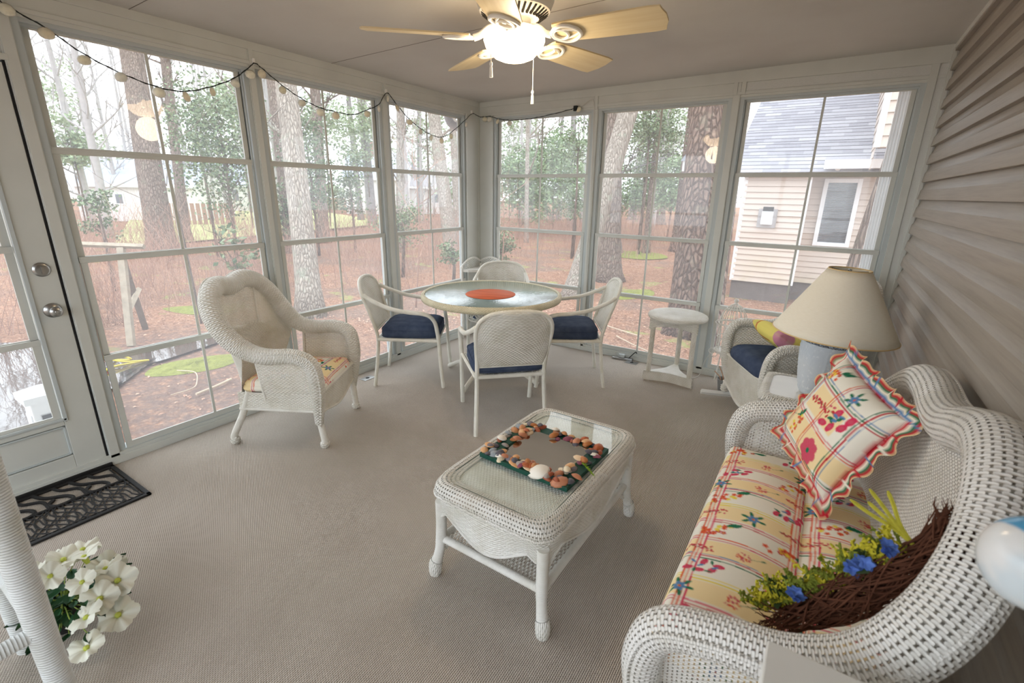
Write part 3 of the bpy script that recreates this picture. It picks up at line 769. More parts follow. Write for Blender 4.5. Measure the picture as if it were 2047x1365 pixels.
M['wrap_big']=wicker('thick_cane_wrap',srgb(232,236,236),.0085,.01,0,swap=True,bd=.003)
# ---------------------------------------------------------------- wicker armchairs, rocker, loveseat
def mirror_path(h):return [(-x,y,z) for x,y,z in h]+[(x,y,z) for x,y,z in reversed(h[:-1])]
def fill(top,bot,n,bul=None):
    """grid between two equal-length polylines"""
    P=[]
    for a,b in zip(top,bot):
        a,b=V(a),V(b);row=[]
        for i in range(n+1):
            t=i/n;p=a.lerp(b,t)
            if bul:p=p+bul(t,p)
            row.append(p)
        P.append(row)
    return P
def wicker_seat(root,half=None,path=None,nside=26,r=(.042,.052),back_from=.62,wb=.25,yb=-.225,seat=(.275,.25,-.235,.345),apron=.20,mats=('wick_rollc','wick_c','wrapc'),legs=None,gap=True,feet=True,diam=True,skirt_lo=.235,scal=.05):
    raw=path if path else mirror_path(half)
    pts=resample(smooth_path(raw,8),150)
    N=len(pts);zz=[p.z for p in pts]
    rad=[]
    for i,p in enumerate(pts):
        t=max(0,min(1,(-p.y+.1)/.3));q=min(i,N-1-i)/12
        rad.append((r[0]+(r[1]-r[0])*t)*(.55+.45*min(1,q)))
    obj('rolled_edge',MB().tube(pts,rad,18),M[mats[0]],root,ang=180)
    # braided bead along the outside of the roll
    bd=[]
    for i,p in enumerate(pts):
        c=V((0,.0,.45));o=V((p.x,p.y-.1,p.z-.45));o.x*=.6;o=o.normalized() if o.length>0 else V((0,0,1))
        bd.append(p+o*rad[i]*1.0)
    obj('braided_bead',MB().tube(bd,.0075,8),M[mats[0]],root)
    # back panel
    i0=next(i for i,p in enumerate(pts) if p.y<back_from);i1=max(i for i,p in enumerate(pts) if p.y<back_from)
    top=resample(pts[i0:i1+1],41);n=len(top)
    bot=[V((wb*(2*j/(n-1)-1)*(1.0),yb,seat[3]-.03)) for j in range(n)]
    def bl(t,p):
        s_=1-(p.x/(abs(top[0].x)+.01))**2
        return V((0,-.030*math.sin(PI*t)*s_+.012*math.sin(PI*min(1,t*1.0)),0))
    g=fill(top,bot,26,bl)
    obj('back_panel',MB().grid(g),M[mats[1]],root,ang=180)
    if diam:
        dg=[[g[i][j]+V((0,.006,0)) for j in range(11,24)] for i in range(8,n-8)]
        obj('open_weave_panel',MB().grid(dg),M['ac_diam'],root,ang=180)
    for f in (.33,.67) if path is None else ():
        j=int((n-1)*f);obj('back_spine',MB().tube([g[j][k]+V((0,.008,0)) for k in range(0,12)],.005,6),M[mats[2]],root)
    # arm panels
    for sd in (0,1):
        seg=[p for k,p in enumerate(pts) if (k<i0 if sd==0 else k>i1)]
        seg=[p for p in seg if p.z>.30]
        if sd==0:pass
        else:seg=seg[::-1]
        seg=[p for p in seg if p.y>(back_from+ (.06 if gap else -.02))]
        k0=max(range(len(seg)),key=lambda k:seg[k].y);seg=seg[k0:]
        tp=resample(seg,24);sx=1 if tp[0].x>0 else -1
        bt=[V((sx*seat[0],p.y if p.y<seat[1] else seat[1],seat[3]-.04)) for p in tp]
        obj('arm_panel',MB().grid(fill(tp,bt,14,lambda t,p:V((sx*.008*math.sin(PI*t),0,0)))),M[mats[1]],root,ang=180)
        if gap:obj('arm_panel_edge',MB().tube([tp[-1].lerp(bt[-1],k/6) for k in range(7)],.009,8),M[mats[2]],root)
    # seat deck + aprons
    sx,yf,yk,zt=seat
    obj('seat_deck',MB().box(-sx,sx,yk,yf,zt-.02,zt),M[mats[1]],root,smooth=False)
    def apron_strip(p0,p1,n,lo):
        rows=[]
        for i in range(n+1):
            t=i/n;p=V(p0).lerp(V(p1),t);d=lo(t)
            rows.append([V((p.x,p.y,zt+.012-(zt+.012-d)*k/8)) for k in range(9)])
        return rows
    fr=apron_strip((-sx-.02,yf+.035,0),(sx+.02,yf+.035,0),30,lambda t:skirt_lo-scal*math.sin(PI*t)**2*(1) )
    a=MB().grid(fr);obj('front_apron',a,M[mats[1]],root,ang=180)
    obj('apron_edge',MB().tube([row[-1] for row in fr],.009,8),M[mats[2]],root)
    obj('seat_edge',MB().tube([row[0] for row in fr],.014,10),M[mats[2]],root)
    for s_ in (-1,1):
        f2=apron_strip((s_*(sx+.02),yf+.03,0),(s_*(sx),yk,0),14,lambda t:skirt_lo+.01)
        obj('side_apron',MB().grid(f2),M[mats[1]],root,ang=180)
        obj('side_apron_edge',MB().tube([row[-1] for row in f2],.010,8),M[mats[2]],root)
    for (tx,ty,tz,fx,fy,fz) in legs or []:
        pth=smooth_path([(tx,ty,tz),((tx*.6+fx*.4),(ty*.6+fy*.4),tz*.6),(fx,fy,fz+.06),(fx,fy,fz+.03),(fx,fy,fz)],5)
        n_=len(pth);rr=[.022]*(n_-10)+[.023]*3+[.026,.028,.029,.029,.028,.027,.025]
        lg=obj('leg',MB().tube(pth[:-6],.021,12),M[mats[2]],root)
        if feet:obj('foot',MB().tube(pth[-8:],[.022,.026,.029,.030,.030,.029,.027,.024],14),M[mats[0]],lg)
half=[(.305,.270,.17),(.315,.285,.33),(.325,.288,.48),(.333,.262,.575),(.337,.17,.617),(.335,.03,.612),(.332,-.08,.632),(.345,-.17,.70),(.345,-.235,.79),(.315,-.285,.885),(.240,-.325,.960),(.13,-.345,.990),(0,-.350,.965)]
def yaw(a):return R(a-90)
lab={}
def armchair(loc,ang,label,group=None):
    t=thing('wicker_armchair',label,'armchair',loc,yaw(ang),group)
    wicker_seat(t,half,legs=[(.30,.27,.26,.29,.285,0),(-.30,.27,.26,-.29,.285,0),(.26,-.17,.36,.27,-.30,0),(-.26,-.17,.36,-.27,-.30,0)],back_from=-.13,r=(.046,.058))
    return t
AC=armchair((.450,-2.680,0),31.5,'cream wicker armchair with high rolled back by the left windows')
def on(loc,ang,p):
    a=yaw(ang);return (loc[0]+p[0]*math.cos(a)-p[1]*math.sin(a),loc[1]+p[0]*math.sin(a)+p[1]*math.cos(a),p[2])
o=obj('seat_cushion',printed_cushion('seat_cushion',.245,.235,.07,3,vx=[.10,.46]),M['print'],ang=180)
o.location=on((.450,-2.680,0),31.5,(0,.035,.350));o.rotation_euler=(0,0,yaw(31.5))
setp(o,'floral plaid seat cushion on the wicker armchair by the left windows','cushion')
# wicker stand whose front post shows at the near left corner
t=thing('wicker_plant_stand','thick white cane wrapped post of a wicker stand at the near left corner','plant stand',(1.40,-4.42,0))
for x_,y_,r_ in ((.22,.17,.036),(-.22,.17,.036),(.22,-.17,.036),(-.22,-.17,.036)):
    obj('leg',MB().tube([(x_*1.02,y_*1.02,0),(x_,y_,.3),(x_,y_,.48),(x_,y_,.70),(x_,y_,1.02)],[.031,.032,.033,.034,.036],20),M['wrap_big'],t)
for z_ in (.36,1.0):
    sr=MB()
    for p,q in (((-.22,-.17),(.22,-.17)),((.22,-.17),(.22,.17)),((.22,.17),(-.22,.17)),((-.22,.17),(-.22,-.17))):sr.tube([(*p,z_),(*q,z_)],.021,12)
    obj('rail',sr,M['wrap_big'],t)
obj('stand_top',MB().box(-.25,.25,-.20,.20,1.02,1.04),M['wick'],t,smooth=False)
# rocking chair
RA=210;RL=(3.185,-.600,0)
t=thing('rocking_chair','white wicker rocking chair on curved runners near the siding wall','rocking chair',RL,yaw(RA));t.scale=(1.07,1.03,.965)
rh=[(.290,.250,.17),(.305,.275,.30),(.315,.280,.48),(.322,.258,.590),(.325,.19,.640),(.322,.06,.635),(.320,-.05,.640),(.322,-.13,.69),(.325,-.20,.78),(.305,-.26,.89),(.245,-.32,1.00),(.12,-.355,1.05),(0,-.365,1.06)]
wicker_seat(t,rh,legs=[(.285,.25,.26,.285,.26,.060),(-.285,.25,.26,-.285,.26,.060),(.25,-.17,.36,.27,-.22,.050),(-.25,-.17,.36,-.27,-.22,.050)],gap=False,diam=False,mats=('wick_rollc','wick_c','wrapc'),back_from=-.10,r=(.036,.045),seat=(.268,.24,-.21,.375),wb=.235,yb=-.21,skirt_lo=.15,scal=.07)
for s_ in (-1,1):
    P=[]
    pth=[(s_*.285,y,.026+.30*(y*y)*.40) for y in [ .44-.88*i/20 for i in range(21)]]
    obj('runner',MB().tube(pth,.024,4,flat=.62,up=(0,0,1)),M['white'],t,smooth=False,bevel=.003)
for s_ in (-1,1):
    obj('post_curl',MB().tube([(s_*.285+.030*math.cos(q),.26+.030*math.sin(q),.07+.05*q/18.8) for q in [i*.35 for i in range(54)]],.0035,5),M['wrapc'],t)
m,uv=cushion(.285,.245,.105,24)
o=obj('seat_cushion',m,M['navy'],ang=180);o.location=on(RL,RA,(0,.055,.364));o.rotation_euler=(R(2),0,yaw(RA))
setp(o,'navy blue cushion on the seat of the white rocking chair','cushion')
# bright printed pillow on the rocker
def pillow_mb(w,h,th,N=46):
    m=MB();uv=[]
    for sd in (1,-1):
        P=[]
        for i in range(N+1):
            row=[]
            for j in range(N+1):
                s_=2*i/N-1;t_=2*j/N-1
                pin=1-.10*(s_*s_)*(t_*t_)*0-.07*(1-abs(s_)**2)*abs(t_)**3*0
                x=w/2*s_*(1-.06*(1-t_*t_));y=h/2*t_*(1-.06*(1-s_*s_))
                z=sd*th/2*max(0,(1-s_**4)*(1-t_**4))**.55
                row.append((x,y,z));uv.append((w/2+w/2*s_,h/2+h/2*t_))
            P.append(row)
        if sd<0:P=P[::-1];uv[-(N+1)**2:]=[q for k in range(N,-1,-1) for q in uv[-(N+1)**2:][k*(N+1):(k+1)*(N+1)]]
        m.grid(P)
    return m,np.array(uv)
w,h=.44,.36
m,uv=pillow_mb(w,h,.13)
P=Paint(w,h,srgb(232,216,118));rn=random.Random(5)
P.hband(0,.05,srgb(214,208,130));P.vband(0,.03,srgb(222,170,150));P.set((P.X>.35)&(P.Y>.24),srgb(206,140,160));P.set((P.X<.08)&(P.Y<.30),srgb(168,190,120))
P.set((np.abs(P.X-.085)<.007)|((np.abs(P.Y-.30)<.006)&(P.X<.27)),srgb(190,40,50))
for i in range(26):
    x_,y_=.06+.30*rn.random(),[.025+.03*rn.random(),.31*rn.random()+.01][i%3==0];c=[srgb(70,150,180),srgb(226,120,60),srgb(90,140,90),srgb(150,110,170)][i%4]
    P.ell(x_,y_,.014,.014,0,c);P.ell(x_,y_,.008,.008,0,srgb(236,222,140))
for cx,cy in ((.15,.17),(.21,.13),(.20,.23)):
    for k in range(4):a=PI/4+PI/2*k;P.line(cx+.028*math.cos(a),cy+.028*math.sin(a),cx+.028*math.cos(a+PI/2),cy+.028*math.sin(a+PI/2),.004,srgb(176,168,70))
P.line(.30,.24,.32,.28,.010,srgb(60,90,140));P.line(.35,.24,.36,.28,.010,srgb(60,90,140))
P.a=P.a[:,::-1].copy()
me=m.mesh('throw_pillow');paint_mesh(me,P,uv)
o=obj('throw_pillow',me,M['print'],ang=180);o.location=on(RL,RA,(-.02,.045,.585));o.rotation_euler=(R(33),0,yaw(RA));
setp(o,'yellow patchwork print pillow leaning on the rocking chair back','pillow')

# loveseat against the siding wall
SO=(3.36,-2.74,0)
t=thing('wicker_loveseat','white wicker loveseat with double humped rolled back against the siding','sofa',SO,R(90))
sp=[(-.70,.250,.15),(-.712,.275,.32),(-.718,.278,.47),(-.720,.235,.568),(-.718,.12,.610),(-.716,-.02,.632),(-.705,-.14,.700),(-.66,-.225,.815),(-.57,-.28,.93),(-.46,-.305,1.02),(-.33,-.315,1.055),(-.18,-.315,1.02),(-.02,-.315,.965),(.12,-.315,.945),(.28,-.315,.955),(.44,-.310,.945),(.56,-.295,.895),(.65,-.24,.79),(.70,-.15,.69),(.716,-.03,.63),(.718,.12,.605),(.720,.235,.565),(.718,.278,.47),(.712,.275,.32),(.70,.250,.15)]
M['wick_sofa']=wicker('open_wicker_roll',srgb(243,242,238),.0068,.0135,.46,thr=.13,swap=True)
M['wick_panel']=wicker('pierced_wicker_panel',srgb(243,241,235),.0068,.012,.48,thr=.09)
wicker_seat(t,path=sp,legs=[(.68,.24,.26,.68,.26,0),(-.68,.24,.26,-.68,.26,0),(.66,-.2,.30,.66,-.26,0),(-.66,-.2,.30,-.66,-.26,0)],gap=False,diam=False,mats=('wick_sofa','wick_panel','wrap'),back_from=-.08,r=(.050,.062),seat=(.655,.245,-.225,.33),wb=.635,yb=-.205,skirt_lo=.17,scal=.04)
o=obj('seat_cushion',printed_cushion('seat_cushion',.155,.600,.105,1,vx=[.125,.395],crown=.025,fn=lambda p:V((p.x,p.y,p.z*(1+.04*math.sin(p.y*11))))),M['print'],ang=180)
o.location=(SO[0]-.125,SO[1],.332);setp(o,'long floral plaid front cushion on the loveseat seat','cushion',)
o=obj('seat_cushion',printed_cushion('seat_cushion',.115,.600,.100,4,vx=[.15],crown=.02),M['print'],ang=180)
o.location=(SO[0]+.143,SO[1],.332);o.rotation_euler=(0,R(-6),0);setp(o,'narrower floral plaid cushion tucked along the loveseat back','cushion')
# ruffled pillow
w=h=.40;m,uv=pillow_mb(w,h,.15,126);pad=.07
P=Paint(w+2*pad,h+2*pad,CRM)
o_=pad
P.hband(o_+.055,o_+.155,YEL);P.set((P.X>o_+.08)&(P.X<o_+.30)&(P.Y>o_+.19)&(P.Y<o_+.30),YEL);P.set((P.X>o_+.20)&(P.X<o_+.33)&(P.Y<o_+.155)&(P.Y>o_+.0),YEL)
for y_,c,tk in ((.040,GRN,.005),(.030,RED,.005),(.160,ORA,.005),(.172,ROSE,.004),(.183,CRM,.006),(.305,RED,.006),(.317,GRN,.005),(.330,BLU,.003),(-.01,RED,.008),(-.025,GRN,.005),(.40,RED,.008),(.415,GRN,.006)):P.hband(o_+y_,o_+y_+tk,c)
for x_,c,tk in ((.060,RED,.005),(.050,GRN,.004),(.070,BLU,.003),(.185,ORA,.005),(.197,ROSE,.004),(.340,GRN,.005),(.350,RED,.006),(.362,BLU,.003),(.40,RED,.008),(.414,BLU,.005),(-.02,RED,.008),(-.034,GRN,.006)):P.vband(o_+x_,o_+x_+tk,c)
D=np.maximum(np.maximum(o_-P.X,P.X-(w+o_)),np.maximum(o_-P.Y,P.Y-(h+o_)));P.set(D>.004,YEL);P.set((D>.008)&(D<.015),RED);P.set((D>.019)&(D<.026),CRM);P.set((D>.026)&(D<.032),GRN);P.set((D>.036)&(D<.043),RED);P.set((D>.043)&(D<.047),CRM)
for q in range(9):
    P.set((D>.0)&((np.abs(P.X-.03-.062*q)<.004)|(np.abs(P.Y-.045-.062*q)<.004)),[RED,BLU,CRM][q%3])
rn=random.Random(9)
bouquet(P,o_+.265,o_+.085,4,rn,1.35);bouquet(P,o_+.17,o_+.25,3,rn,1.5,.15);bouquet(P,o_+.27,o_+.245,2,rn,1.6,.4);bouquet(P,o_+.12,o_+.105,1,rn,.95,1.3);bouquet(P,o_+.07,o_+.345,1,rn,1.0,.2);bouquet(P,o_+.03,o_+.12,5,rn,1.2);bouquet(P,o_+.25,o_+.35,0,rn,.9)
me=m.mesh('cover');paint_mesh(me,P,uv+pad)
X1=V((.171,-.01,.38)).normalized();X2=V((.211,-.39,-.04));X2=(X2-X1*X2.dot(X1)).normalized();X3=X2.cross(X1)
Mx=Matrix((( X2.x,X1.x,X3.x,3.437),(X2.y,X1.y,X3.y,-2.365),(X2.z,X1.z,X3.z,.735),(0,0,0,1)))
t=thing('ruffled_pillow','floral plaid pillow with ruffled edge propped at the far end of the loveseat','pillow',(3.437,-2.365,.735))
Mi=Matrix.Translation((-3.437,2.365,-.735))@Mx
o=obj('cover',me,M['print'],t,ang=180);o.matrix_local=Mi
rf=MB();rows=[];uvs=[];NR=420
for i in range(NR):
    a=i/NR*4;e=int(a);f=a-e
    cx,cy=[(2*f-1,-1),(1,2*f-1),(1-2*f,1),(-1,1-2*f)][e]
    k=1-.06*(1-(cx*cx if abs(cy)==1 else cy*cy))
    nx,ny=(cx**5,cy) if abs(cy)==1 else (cx,cy**5)
    row=[]
    for j in range(6):
        q=j/5;amp=.016*q;ph=i*.27+1.3*math.sin(i*.06)
        row.append((w/2*cx*k+nx*.052*q*(1+.1*math.sin(ph*2)),h/2*cy*k+ny*.052*q*(1+.1*math.sin(ph*2)),amp*math.sin(ph)+.003*math.sin(i*.5)*q))
        uvs.append((w/2+w/2*cx+ nx*.05*q+ (0),h/2+h/2*cy+ny*.05*q))
    rows.append(row)
rf.grid(rows,cu=True);me=rf.mesh('ruffle');paint_mesh(me,P,np.array(uvs)+pad)
o=obj('ruffle',me,M['print'],t,ang=180,solid=.0015);o.matrix_local=Mi

# ---------------------------------------------------------------- dining set
def dining_chair(loc,ang,label):
    t=thing('dining_chair',label,'dining chair',loc,yaw(ang),'cream resin wicker dining chairs')
    bk=[(.243,-.285,0),(.232,-.255,.22),(.226,-.240,.40),(.228,-.262,.52),(.238,-.298,.64),(.244,-.330,.735),(.222,-.356,.805),(.165,-.378,.850),(.085,-.392,.868),(0,-.396,.872)]
    hp=smooth_path(mirror_path(bk),6)
    obj('back_frame',MB().tube(hp[24:-24],.0135,10),M['resinf'],t)
    for s_ in (-1,1):
        obj('leg',MB().tube(smooth_path([(s_*x,y,z) for x,y,z in bk[:5]],6),[.0145+.0*0]*25,8),M['resinf'],t)
        obj('leg',MB().tube(smooth_path([(s_*.272,.258,.42),(s_*.270,.270,.2),(s_*.265,.285,0)],6),.0155,8),M['resinf'],t)
        obj('arm',MB().tube(smooth_path([(s_*.240,-.330,.765),(s_*.262,-.255,.725),(s_*.282,-.12,.672),(s_*.290,.02,.645),(s_*.289,.13,.634),(s_*.287,.195,.612),(s_*.282,.235,.56),(s_*.276,.250,.48),(s_*.272,.258,.42)],6),.0165,10),M['resinf'],t)
    top=resample(hp[27:-27],33);n=len(top);bot=[V((-.215+.43*j/(n-1),-.252,.475)) for j in range(n)]
    g=fill(top,bot,22,lambda q,p:V((0,-.032*math.sin(PI*q)*.4-.024*(1-(p.x/.24)**2)*math.sin(PI*min(1,.25+q*.75)),0)))
    g=[[p+V((0,.006,0)) for p in r_] for r_ in g]
    obj('back_panel',MB().grid(g),M['resin'],t,ang=180,solid=.008)
    obj('back_panel_edge',MB().tube([r_[-1] for r_ in g],.008,8),M['resinf'],t)
    sf=MB();sf.tube([(-.235,-.240,.402),(.235,-.240,.402)],.014,8);sf.tube([(-.262,.245,.402),(.262,.245,.402)],.014,8)
    for s_ in (-1,1):sf.tube([(s_*.232,-.24,.402),(s_*.266,.25,.402)],.014,8)
    obj('seat_frame',sf,M['resinf'],t)
    obj('seat',MB().grid([[(-.235-.03*j/8,-.235+.48*j/8,.410-.0*j),(-.11,-.235+.48*j/8,.400),(.11,-.235+.48*j/8,.400),(.235+.03*j/8,-.235+.48*j/8,.410)] for j in range(9)]),M['resin'],t,ang=180,solid=.006)
    m,uv=cushion(.238,.232,.092,24,bulge=.02,crown=.012)
    return t
CH=[((.435,-1.550,0),33.5,'cream woven dining chair left of the glass table, nearest the left windows'),((1.515,-1.755,0),135,'cream woven dining chair seen from behind in front of the glass table'),
    ((1.545,-.785,0),212,'cream woven dining chair right of the glass table, near the back windows'),((.695,-.620,0),-60,'cream woven dining chair tucked behind the glass table in the corner')]
ch0=dining_chair(*CH[0]);cm_,_=cushion(.238,.232,.092,24,bulge=.02,crown=.012)
cu0=obj('seat_cushion',cm_,M['navy'],ang=180)
sm=MB();nb=96
def sq(t,a,b,pw=7):
    c,s_=math.cos(t),math.sin(t);k=(abs(c)**pw+abs(s_)**pw)**(-1/pw);return c*k*a,s_*k*b
for z_ in (.064,.006):sm.tube([(*sq(2*PI*i/nb,.2405,.2345),z_) for i in range(nb)],.0035,6,closed=True)
pp_=obj('piping',sm,M['navy'],cu0)
cl=['navy cushion on the dining chair left of the table','navy cushion on the dining chair in front of the table','navy cushion on the dining chair right of the table','navy cushion on the dining chair behind the table']
for i,(l,a,s_) in enumerate(CH):
    c=ch0 if i==0 else copy_tree(ch0);c.location=l;c.rotation_euler=(0,0,yaw(a));c['label']=s_
    k=cu0 if i==0 else copy_tree(cu0);k.location=on(l,a,(0,.015,.4165));k.rotation_euler=(0,0,yaw(a))
    setp(k,cl[i],'cushion','navy dining chair cushions')
TC=(.993,-1.170)
t=thing('dining_table','round glass topped wicker dining table in the back corner','dining table',(TC[0],TC[1],0))
obj('tabletop',MB().lathe([(0,.738),(.553,.738),(.556,.741),(.556,.746),(.552,.749),(0,.749)],96),M['ripple'],t,ang=40)
obj('table_rim',MB().lathe([(.5565,.752),(.572,.757),(.585,.748),(.590,.728),(.584,.706),(.565,.698),(.545,.703),(.545,.735),(.5565,.7375),(.5565,.752)],96),M['rim'],t,ang=60)
obj('under_frame',MB().lathe([(.545,.728),(.545,.70),(.50,.70),(.50,.728)],72),M['wick_c'],t)
pd=MB()
for k in range(4):
    a=R(5+90*k);c,s_=math.cos(a),math.sin(a)
    lg=MB().tube(smooth_path([(.30*c,.30*s_,.70),(.20*c,.20*s_,.60),(.10*c,.10*s_,.45),(.11*c,.11*s_,.30),(.22*c,.22*s_,.14),(.38*c,.38*s_,.055),(.455*c,.455*s_,.014)],6),[.016]*25+[.019]*12,10)
    l=obj('leg',lg,M['wrapc'],t)
    P=[]
    for i in range(15):
        q=i/14;z_=.08+.50*q;r0=.10+.20*max(0,(.35-z_)/.35)**1.3;w_=.035+.075*max(0,(.36-z_)/.36)
        P.append([( (r0*.72)*c-u*w_*s_,(r0*.72)*s_+u*w_*c,z_) for u in (-1,-.5,0,.5,1)])
    obj('leg_panel',MB().grid(P),M['wick_c'],l,ang=180,solid=.006)
    obj('foot_curl',MB().tube([(.43*c+.018*math.cos(q)*c,.43*s_+.018*math.cos(q)*s_,.030+.018*math.sin(q)) for q in [i*.4 for i in range(14)]],.004,5),M['wrapc'],l)
dr=MB()
for k in range(16):
    a=2*PI*k/16
    for sg in (1,-1):dr.tube([(.20*math.cos(a+sg*q*.9),.20*math.sin(a+sg*q*.9),.70-.16*q) for q in (0,.5,1)],.005,5)
dr.lathe([(.205,.545),(.205,.53),(.19,.53),(.19,.545)],40);dr.lathe([(.205,.70),(.205,.68),(.19,.68),(.19,.70)],40)
obj('lattice_drum',dr,M['wrapc'],t)
o=obj('placemat',MB().lathe([(0,.7495),(.204,.7495),(.207,.7515),(.204,.7535),(0,.7535)],64,c=(0,0,-.7495)),M['orange'],ang=40)
o.location=(1.018,-1.222,.7496);o.rotation_euler=(0,0,R(20));setp(o,'round orange woven placemat lying on the glass dining table','placemat')

# ---------------------------------------------------------------- coffee table
t=thing('coffee_table','white wicker coffee table with glass inset top and lower shelf','coffee table',(2.405,-2.762,0),R(-1.2))
hx,hy=.262,.430;N_=120
def rr_(t_,a,b,pw=9):
    c,s_=math.cos(t_),math.sin(t_);k=(abs(c)**pw+abs(s_)**pw)**(-1/pw);return c*k*a,s_*k*b
prof=[(-.018,.457),(-.008,.463),(.006,.464),(.020,.457),(.030,.443),(.034,.425),(.031,.408),(.022,.396),(.010,.392)]
rows=[]
for i in range(N_):
    q=2*PI*i/N_;rows.append([(rr_(q,hx+d,hy+d)[0],rr_(q,hx+d,hy+d)[1],z_) for d,z_ in prof])
obj('top_border',MB().grid([[ (rr_(2*PI*i/N_,hx+d-.012,hy+d-.012)[0],rr_(2*PI*i/N_,hx+d-.012,hy+d-.012)[1],z_) for d,z_ in [(-.045,.455),(-.030,.458)]+prof] for i in range(N_)],cu=True),M['wick_roll'],t,ang=180)
obj('border_braid',MB().tube([(rr_(2*PI*i/240,hx+.020,hy+.020)[0],rr_(2*PI*i/240,hx+.020,hy+.020)[1],.408+.002*math.sin(i*1.3)) for i in range(240)],.0075,8,closed=True),M['wick_rollc'] if 0 else M['wick_roll'],t)
obj('woven_top',MB().grid([[(-hx+.02+(2*hx-.04)*i/6,-hy+.02+(2*hy-.04)*j/10,.4495) for i in range(7)] for j in range(11)]),M['wick_top'],t,smooth=False)
obj('glass_top',MB().box(-hx+.030,hx-.030,-hy+.030,hy-.030,.4555,.4605),M['clear'],t,smooth=False)
ge=MB();gx,gy=hx-.029,hy-.029
ge.tube([(-gx,-gy,.458),(gx,-gy,.458),(gx,gy,.458),(-gx,gy,.458)],.0024,4,closed=True)
obj('glass_edge',ge,M['edge'],t,smooth=False)
ap=[]
for i in range(161):
    q=2*PI*i/160;x_,y_=rr_(q,hx+.004,hy+.004)
    if abs(abs(x_)-hx-.004)<.01:u=y_/hy
    else:u=x_/hx
    dep=.105+.055*math.cos(PI*u)*1.0 if abs(u)<.75 else .072+.045*(abs(u)-.75)/.25*1.2
    ap.append([(x_,y_,.398-dep*k/9) for k in range(10)])
obj('apron',MB().grid(ap),M['wick'],t,ang=180)
obj('apron_edge',MB().tube([r_[-1] for r_ in ap[:-1]],.006,7,closed=True),M['wrap'],t)
for sx_ in (-1,1):
    for sy_ in (-1,1):
        x_,y_=sx_*(hx-.020),sy_*(hy-.022)
        pth=smooth_path([(x_,y_,.36),(x_,y_,.26),(x_+sx_*.003,y_+sy_*.004,.16),(x_+sx_*.012,y_+sy_*.012,.09),(x_+sx_*.022,y_+sy_*.02,.05),(x_+sx_*.024,y_+sy_*.022,.0)],6)
        rd=[.0225]*13+[.0215,.021,.021,.0212,.0215,.022,.0228,.0236,.0244,.025,.0255,.026,.026,.026,.0255,.025,.025,.025]
        lg=obj('leg',MB().tube(pth[:22],rd[:22],16),M['wrap'],t)
        obj('foot',MB().tube(pth[21:],[.0268,.0275,.028,.0283,.0285,.0285,.028,.0275,.026,.024][:len(pth)-21],18),M['wick'],lg)
        obj('leg_brace',MB().tube(smooth_path([(x_,y_-sy_*.02,.11),(x_-sx_*.004,y_-sy_*.045,.135),(x_-sx_*.004,y_-sy_*.075,.165)],4),.0075,6),M['wrap'],lg)
sh=MB();sh.grid([[(-hx+.03+(2*hx-.06)*i/6,-hy+.03+(2*hy-.06)*j/10,.183) for i in range(7)] for j in range(11)])
so=obj('shelf',sh,M['wick_open'],t,smooth=False)
sr=MB();a_,b_=hx-.022,hy-.024
for p,q in (((-a_,-b_),(a_,-b_)),((a_,-b_),(a_,b_)),((a_,b_),(-a_,b_)),((-a_,b_),(-a_,-b_))):sr.tube([(*p,.178),(*q,.178)],.0165,12)
obj('shelf_rail',sr,M['wrap'],so)
# shell mirror
FR=(2.410,-2.765,.4612);t=thing('shell_mirror','dark green framed mirror edged with glued seashells lying on the coffee table','mirror',FR,R(-3))
fx,fy=.217,.187;fr=MB()
for (x0,x1,y0,y1) in ((-fx,fx,-fy,-fy+.062),(-fx,fx,fy-.062,fy),(-fx,-fx+.062,-fy+.062,fy-.062),(fx-.062,fx,-fy+.062,fy-.062)):fr.box(x0,x1,y0,y1,0,.020)
obj('mirror_frame',fr,M['green'],t,smooth=False,bevel=.002)
obj('mirror_glass',MB().box(-fx+.06,fx-.06,-fy+.06,fy-.06,-.004,.004,M=Matrix.Translation((0,0,.011))@Matrix.Rotation(R(3.2),4,'X')),M['mirror'],t,smooth=False)
SC='c98d5e e6c8a4 a85a3c 7d767c 5a5660 efe6d8 b9743f d9a878 8e4a5c 8f969c f0e0c0 4c4a54 b8643c dba46e a89e96 c07e5c'.split()
kinds=[]
for i,cc in enumerate(SC):
    c=srgb(cc);mm=Mat('seashell_%d'%i,c,.45,.4)
    x,y,z=mm.xyz('Object');rg=(x*x+y*y).sqrt();n=mm.noise(90,detail=3)
    ringf=((rg*420)+n*3).sin()*.5+.5
    mm.color(mm.mix(ringf*.45,c,tuple(min(1,q*1.25+.06) for q in c) if i%2 else tuple(q*.72 for q in c)))
    me=shell_mb(1.0,[9,13,0,11][i%4],[.55,.42,.5][i%3],[.10,.07,.0,.09][i%4]).mesh('seashell');me.materials.append(mm.done());me.polygons.foreach_set('use_smooth',[True]*len(me.polygons));me.transform(Matrix.Diagonal((1,[.85,1,.68,.92][i%4],1,1)));kinds.append(me)
rs=random.Random(21);placed=[];cnt=0
big=[(-.115,-.165,.030,10),(-.035,-.168,.033,13),(.070,-.160,.048,5),(.175,-.170,.036,15),(-.06,-.158,.026,6),(.165,-.06,.027,3),(.185,.10,.026,5),(.178,.155,.032,12),(.075,.165,.028,4),(-.155,-.162,.026,9),(.12,.155,.027,6),(.03,.150,.026,8),(-.02,.165,.024,11),(-.19,.17,.024,3),(.20,.13,.022,2),(-.085,-.150,.025,3)]
for bx,by,br,kk in big:placed.append((bx,by,br,kk,0))
tr=0
